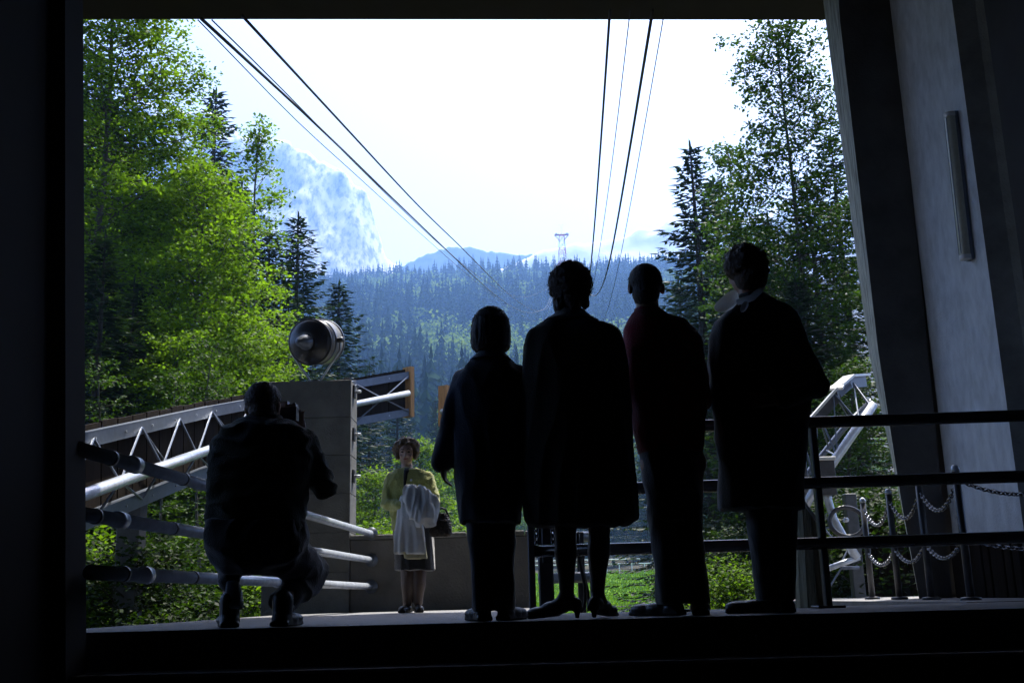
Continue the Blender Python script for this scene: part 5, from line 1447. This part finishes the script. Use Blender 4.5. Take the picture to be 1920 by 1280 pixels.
# ---------------- crouching photographer
Y = 5.18
p = person('man in dark olive pullover squatting with a camera raised to his face', Y, 480)
sc = Sculpt()
hc = P(494, 762, Y + .06); nb_ = P(496, 800, Y + .02)
fd = Vector((.22, 1, -.02)).normalized()
sc.head(hc, fd, 1.0); sc.cap([hc - fd * .02 - Vector((0, 0, .05)), nb_ - Vector((0, 0, .03))], [0.058, 0.062])
sl_, sr_ = P(424, 832, Y + .02), P(566, 830, Y + .02); hl, hr = P(440, 1030, Y - .02), P(525, 1030, Y - .02)
torso(sc, nb_, sl_, sr_, hl, hr, 1.03)
el_, wl_, er_, wr_ = P(415, 925, Y + .16), P(500, 812, Y + .32), P(608, 912, Y + .10), P(566, 812, Y + .26)
arm(sc, sl_, el_, wl_); arm(sc, sr_, er_, wr_)
camc = P(534, 777, Y + .20)
sc.hand(wr_, (-.28, -.10, 1), (-1, -.5, -.3), .75, .95); sc.hand(wl_, (.3, .0, 1), (.8, -.3, .1), .6, .95)
kl, kr = P(424, 1000, Y + .42), P(588, 1076, Y + .30)
al, ar = P(436, 1128, Y + .02), P(532, 1140, Y - .02); al.z = .10; ar.z = .11
leg(sc, hl, kl, al, 1.05); leg(sc, hr, kr, ar, 1.05); foot(sc, al, (-.25, 1, 0)); foot(sc, ar, (.05, 1, 0))
sc.build('body', M_skin, p, voxel=0.0076, smooth=3)
h = Sculpt(); h.ell(P(493, 750, Y + .045), (0.090, 0.102, 0.094)); h.ell(P(493, 768, Y + .025), (0.071, 0.080, 0.070))
strands(p, P(493, 751, Y + .045), (.091, .103, .096), M_hairb, 700, .018, 5, -.5)
h.build('hair', M_hairb, p, voxel=0.006, smooth=3, wr=0.003, wscale=60, wr2=0.0018, w2scale=110)
c = Sculpt()
c.loft([(784, 462, 532, .07, .03), (792, 440, 552, .09, .02), (803, 418, 574, .11), (822, 402, 588, .125), (860, 393, 588, .14), (915, 392, 577, .15, -.01), (960, 388, 573, .155, -.02), (998, 388, 572, .15, -.03)], Y, expo=2.6)
c.cap([sr_, lerp3(sr_, er_, .5), er_], [0.078, 0.068, 0.064]); c.cap([er_, lerp3(er_, wr_, .5), lerp3(er_, wr_, .95)], [0.062, 0.058, 0.042])
c.cap([sl_, el_], [0.075, 0.062]); c.cap([el_, lerp3(el_, wl_, .95)], [0.060, 0.042])
co = c.build('pullover', M_olive, p, voxel=0.009, smooth=5, wr=0.016, wscale=10, stretch=(.8, .8, 1.5), seed=41)
cl = Sculpt(); cl.loft([(778, 466, 528, .066, .035), (790, 460, 534, .072, .03)], Y); cl.build('collar', M_olive, co, voxel=0.007, smooth=2)
t = Sculpt()
t.loft([(975, 386, 572, .155, -.03), (1005, 384, 578, .17, -.03), (1035, 391, 570, .17, -.03), (1060, 402, 548, .15, -.02), (1076, 420, 520, .11, 0)], Y, expo=2.5)
t.cap([hl, lerp3(hl, kl, .5), kl], [.105, .10, .080]); t.cap([kl, lerp3(kl, al, .35), P(431, 1090, Y + .05)], [.078, .072, .050])
t.cap([hr, lerp3(hr, kr, .5), kr], [.11, .105, .084]); t.cap([kr, lerp3(kr, ar, .4), P(528, 1128, Y)], [.08, .078, .060])
t.build('trousers', M_trousb, p, voxel=0.009, smooth=5, wr=0.014, wscale=9, seed=45)
for (x0, x1, yt, yb, aa) in ((421, 455, 1088, 1140, al), (512, 552, 1118, 1145, ar)):
    s_ = Sculpt(); s_.loft([(yt, x0 + 5, x1 - 8, .045, .03), (yt + 18, x0 + 1, x1 - 2, .047, .02), (yb - 14, x0, x1 + 1, .05, .0), (yb, x0 + 2, x1 + 1, .05)], Y); s_.build('sock', M_sock if x0 < 480 else M_trousb, p, voxel=.007, smooth=3, wr=.004, wscale=20)
shoe('shoe', al + Vector((-.01, -.01, 0)), (-.3, .95, 0), M_leather, p, 1.05, wid=.056, low=False); shoe('shoe', ar + Vector((0, -.01, 0)), (.05, 1, 0), M_leather, p, 1.05, wid=.056, low=False)
# his camera
cm = empty('photo_camera', camc, 0, 'small black and chrome camera held to the squatting man\'s face', 'camera')
rt = Vector((1, -.22, 0)).normalized(); fdw = Vector((.22, 1, 0)).normalized()
def cbox(c_, hx, hy, hz): 
    v = [c_ + rt * sx_ * hx + fdw * sy_ * hy + Vector((0, 0, sz_ * hz)) for sz_ in (-1, 1) for sy_ in (-1, 1) for sx_ in (-1, 1)]
    return MB().add(v, [(0, 2, 3, 1), (4, 5, 7, 6), (0, 1, 5, 4), (1, 3, 7, 5), (3, 2, 6, 7), (2, 0, 4, 6)])
cbox(camc, .070, .018, .036).build('camera_body', M_black, cm); cbox(camc + Vector((0, 0, .043)), .066, .016, .0065).build('top_plate', M_chain, cm)
cbox(camc + Vector((0, 0, .058)), .018, .014, .008).build('finder', M_chain, cm)
mb = MB(); mb.lathe(camc + fdw * .018, fdw, [(0, .028), (.03, .028), (.032, .024), (.05, .024)], 20); mb.build('lens', M_black, cm, True)
mb = MB(); mb.lathe(camc + rt * .048 + Vector((0, 0, .049)), (0, 0, 1), [(0, .010), (.008, .010)], 12); mb.build('wind_knob', M_chain, cm, True)

# ---------------- woman in the cardigan, facing the camera
Y = 9.7
p = person('woman in a yellow green cardigan and dark skirt facing the camera before the parapet', Y, 772)
sc = Sculpt()
hc = P(762, 850, Y); nb_ = P(764, 882, Y)
fd = Vector((.03, -1, -.10)).normalized()
sc.head(hc, fd, .98); sc.cap([hc - fd * .02 - Vector((0, 0, .06)), nb_ - Vector((0, 0, .03))], [0.048, 0.055])
sl_, sr_ = P(734, 897, Y), P(801, 896, Y); hl, hr = P(766, 1000, Y), P(788, 1000, Y)
torso(sc, nb_, sl_, sr_, hl, hr, .92)
el_, wl_, er_, wr_ = P(724, 944, Y - .04), P(756, 948, Y - .22), P(815, 940, Y - .04), P(792, 938, Y - .24)
arm(sc, sl_, el_, wl_, .92); arm(sc, sr_, er_, wr_, .92); sc.hand(wl_, (.9, -.3, -.05), (0, -.2, 1), .5, .9); sc.hand(wr_, (-.9, -.3, .05), (0, -.2, 1), .5, .9)
al, ar = P(764, 1138, Y), P(784, 1138, Y); al.z = ar.z = .085
leg(sc, hl, P(765, 1078, Y - .02), al, .95); leg(sc, hr, P(786, 1078, Y - .02), ar, .95)
foot(sc, al, (-.12, -1, 0), .9); foot(sc, ar, (.12, -1, 0), .9)
bd = sc.build('body', M_skin, p, voxel=0.0062, smooth=3)
rtv = Vector((1, 0, 0))
for q in (-1, 1):
    e = Sculpt(); e.ell(hc + Vector((q * .030, -.082, .004)), (.014, .008, .007)); e.build('eye', M_eye, p, voxel=.003, smooth=1)
    e = MB(); e.tube([hc + Vector((q * .014, -.094, .026)), hc + Vector((q * .032, -.090, .031)), hc + Vector((q * .047, -.078, .026))], .0035, 6); e.build('eyebrow', M_hairb, p, True)
e = Sculpt(); e.ell(hc + Vector((.001, -.100, -.062)), (.022, .006, .007)); e.build('mouth', M_lip, p, voxel=.003, smooth=1)
h = Sculpt(); rr = random.Random(19)
h.ell(hc + Vector((0, .025, .048)), (.102, .098, .100))
for i in range(110):
    a, b = rr.uniform(0, 2 * PI), rr.uniform(-.6, 1); q = math.sqrt(1 - b * b); r_ = rr.uniform(.022, .036)
    v_ = Vector((math.cos(a) * q * .098, .022 + math.sin(a) * q * .095, .045 + b * .088))
    if v_.y < -.03 and v_.z < .062: continue
    h.ell(hc + v_, (r_, r_, r_), None, 10, 7)
for q in (-1, 1):
    for zz in (-.03, -.005, .02, .045): h.ell(hc + Vector((q * .080, -.004, zz)), (.024, .04, .03), None, 10, 7)
h.build('hair', M_hairl, p, voxel=.0055, smooth=2, wr=.004, wscale=50, wr2=.002, w2scale=120)
strands(p, hc + Vector((0, .025, .045)), (.115, .11, .11), M_hairl, 900, .03, 6, -.2, curl=.9)
c = Sculpt()
c.loft([(877, 750, 779, .065), (882, 736, 796, .085), (889, 727, 808, .10), (900, 724, 811, .112), (930, 727, 811, .12), (960, 731, 811, .125), (985, 733, 810, .13), (994, 735, 808, .128)], Y, expo=2.5)
c.cap([sl_, el_], [.060, .055]); c.cap([el_, lerp3(el_, wl_, .92)], [.054, .042]); c.cap([sr_, er_], [.060, .055]); c.cap([er_, lerp3(er_, wr_, .92)], [.054, .042])
co = c.build('cardigan', M_cardi, p, voxel=.008, smooth=4, wr=.013, wscale=13, stretch=(1, 1, .8), seed=51)
b = Sculpt(); b.loft([(878, 755, 774, .075, -.004), (884, 754.5, 773.5, .10, -.006), (895, 755, 770, .115, -.006), (915, 756, 767, .119, -.006), (990, 758, 766, .128, -.008)], Y); b.build('blouse', M_skirt, p, voxel=.006, smooth=2)
for yy in (900, 915):
    q = P(771, yy, Y - .12); MB().lathe(q + Vector((0, -.008, 0)), (0, -1, 0), [(0, .011), (.004, .011), (.005, .008)], 12).build('button', M_coatw, co)
s_ = Sculpt(); s_.loft([(985, 737, 811, .125), (1010, 738, 813, .135), (1040, 740, 815, .14), (1069, 741, 817, .14)], Y, expo=2.4); s_.build('skirt', M_skirt, p, voxel=.009, smooth=3, wr=.010, wscale=9, stretch=(1.5, 1.5, .2), seed=55)
t = Sculpt()
for a_, q in ((al, -1), (ar, 1)):
    kx = P(765 if q < 0 else 786, 1050, Y); kn = P(765 if q < 0 else 786, 1078, Y - .02); t.cap([kx, kn, lerp3(kn, a_, .35), lerp3(kn, a_, .7), a_], [.076, .064, .062, .048, .042])
t.build('stockings', M_stock, p, voxel=.007, smooth=3)
shoe('shoe', al, (-.18, -1, 0), M_leather, p, .92, wid=.042); shoe('shoe', ar, (.18, -1, 0), M_leather, p, .92, wid=.042)
# the coat over her arm
fc = empty('folded_coat', P(785, 950, Y - .25), 0, 'pale grey coat draped over the forearm of the cardigan woman', 'coat')
c = Sculpt()
c.loft([(911, 757, 796, .05, -.27), (918, 754, 808, .075, -.27), (935, 757, 819, .085, -.275), (955, 763, 824, .09, -.28), (972, 770, 823, .085, -.28), (986, 781, 814, .06, -.27)], Y, expo=2.3)
c.build('bundle', M_coatw, fc, voxel=.0075, smooth=3, wr=.034, wscale=10, stretch=(2.0, 1.2, .45), seed=63, wr2=.004, w2scale=24)
c = Sculpt()
c.loft([(930, 752, 790, .05, -.20), (960, 745, 790, .05, -.20), (1000, 741, 795, .052, -.19), (1037, 739, 799, .055, -.185)], Y, expo=2.6)
c.build('hanging_side', M_coatw, fc, voxel=.0075, smooth=3, wr=.022, wscale=11, stretch=(1.6, 1.6, .18), seed=65)
c = Sculpt(); c.loft([(1015, 752, 798, .035, -.175), (1047, 757, 801, .038, -.17)], Y, expo=2.6); c.build('lining', M_lining, fc, voxel=.0075, smooth=3, wr=.012, wscale=12, stretch=(1.5, 1.5, .3), seed=68)
# handbag
hb = empty('handbag', P(825, 1000, Y - .20), 0, 'dark woven handbag hanging from the cardigan woman\'s arm', 'handbag')
c = Sculpt(); c.loft([(962, 815, 838, .035, -.2), (972, 810, 843, .05, -.2), (988, 805, 847, .06, -.2), (1000, 804, 847, .06, -.2), (1006, 810, 842, .045, -.2)], Y, expo=3); c.build('bag_body', M_weave, hb, voxel=.006, smooth=2, wr=.006, wscale=45, seed=2)
mb = MB(); a_, b_ = P(812, 968, Y - .2), P(842, 970, Y - .2); m_ = P(828, 952, Y - .2)
mb.tube([a_, a_.lerp(m_, .6) + Vector((-.01, 0, .02)), m_, b_.lerp(m_, .6) + Vector((.01, 0, .02)), b_], .010, 8); mb.build('handle', M_leather, hb, True)
mb = MB(); mb.tube([P(808, 974, Y - .252), P(844, 975, Y - .252)], .006, 6); mb.build('clasp', M_chain, hb, True)

# ================================================================ haze: the bright air of the valley
hz = MB().box((-3200, -200, -3.0), (3200, 5400, HAZE_TOP)).build('haze', None)
m = bpy.data.materials.new('haze'); m.use_nodes = True
N = m.node_tree.nodes; N.remove(N['Principled BSDF'])
pv = N.new('ShaderNodeVolumePrincipled')
pv.inputs['Color'].default_value = (0.25, 0.48, 1.0, 1)
pv.inputs['Density'].default_value = HAZE
pv.inputs['Anisotropy'].default_value = 0.35
m.node_tree.links.new(pv.outputs[0], N['Material Output'].inputs['Volume'])
m.cycles.homogeneous_volume = True if hasattr(m.cycles, 'homogeneous_volume') else False
hz.data.materials.append(m)
tag(hz, 'thin bluish haze filling the valley air', 'haze', kind='stuff')
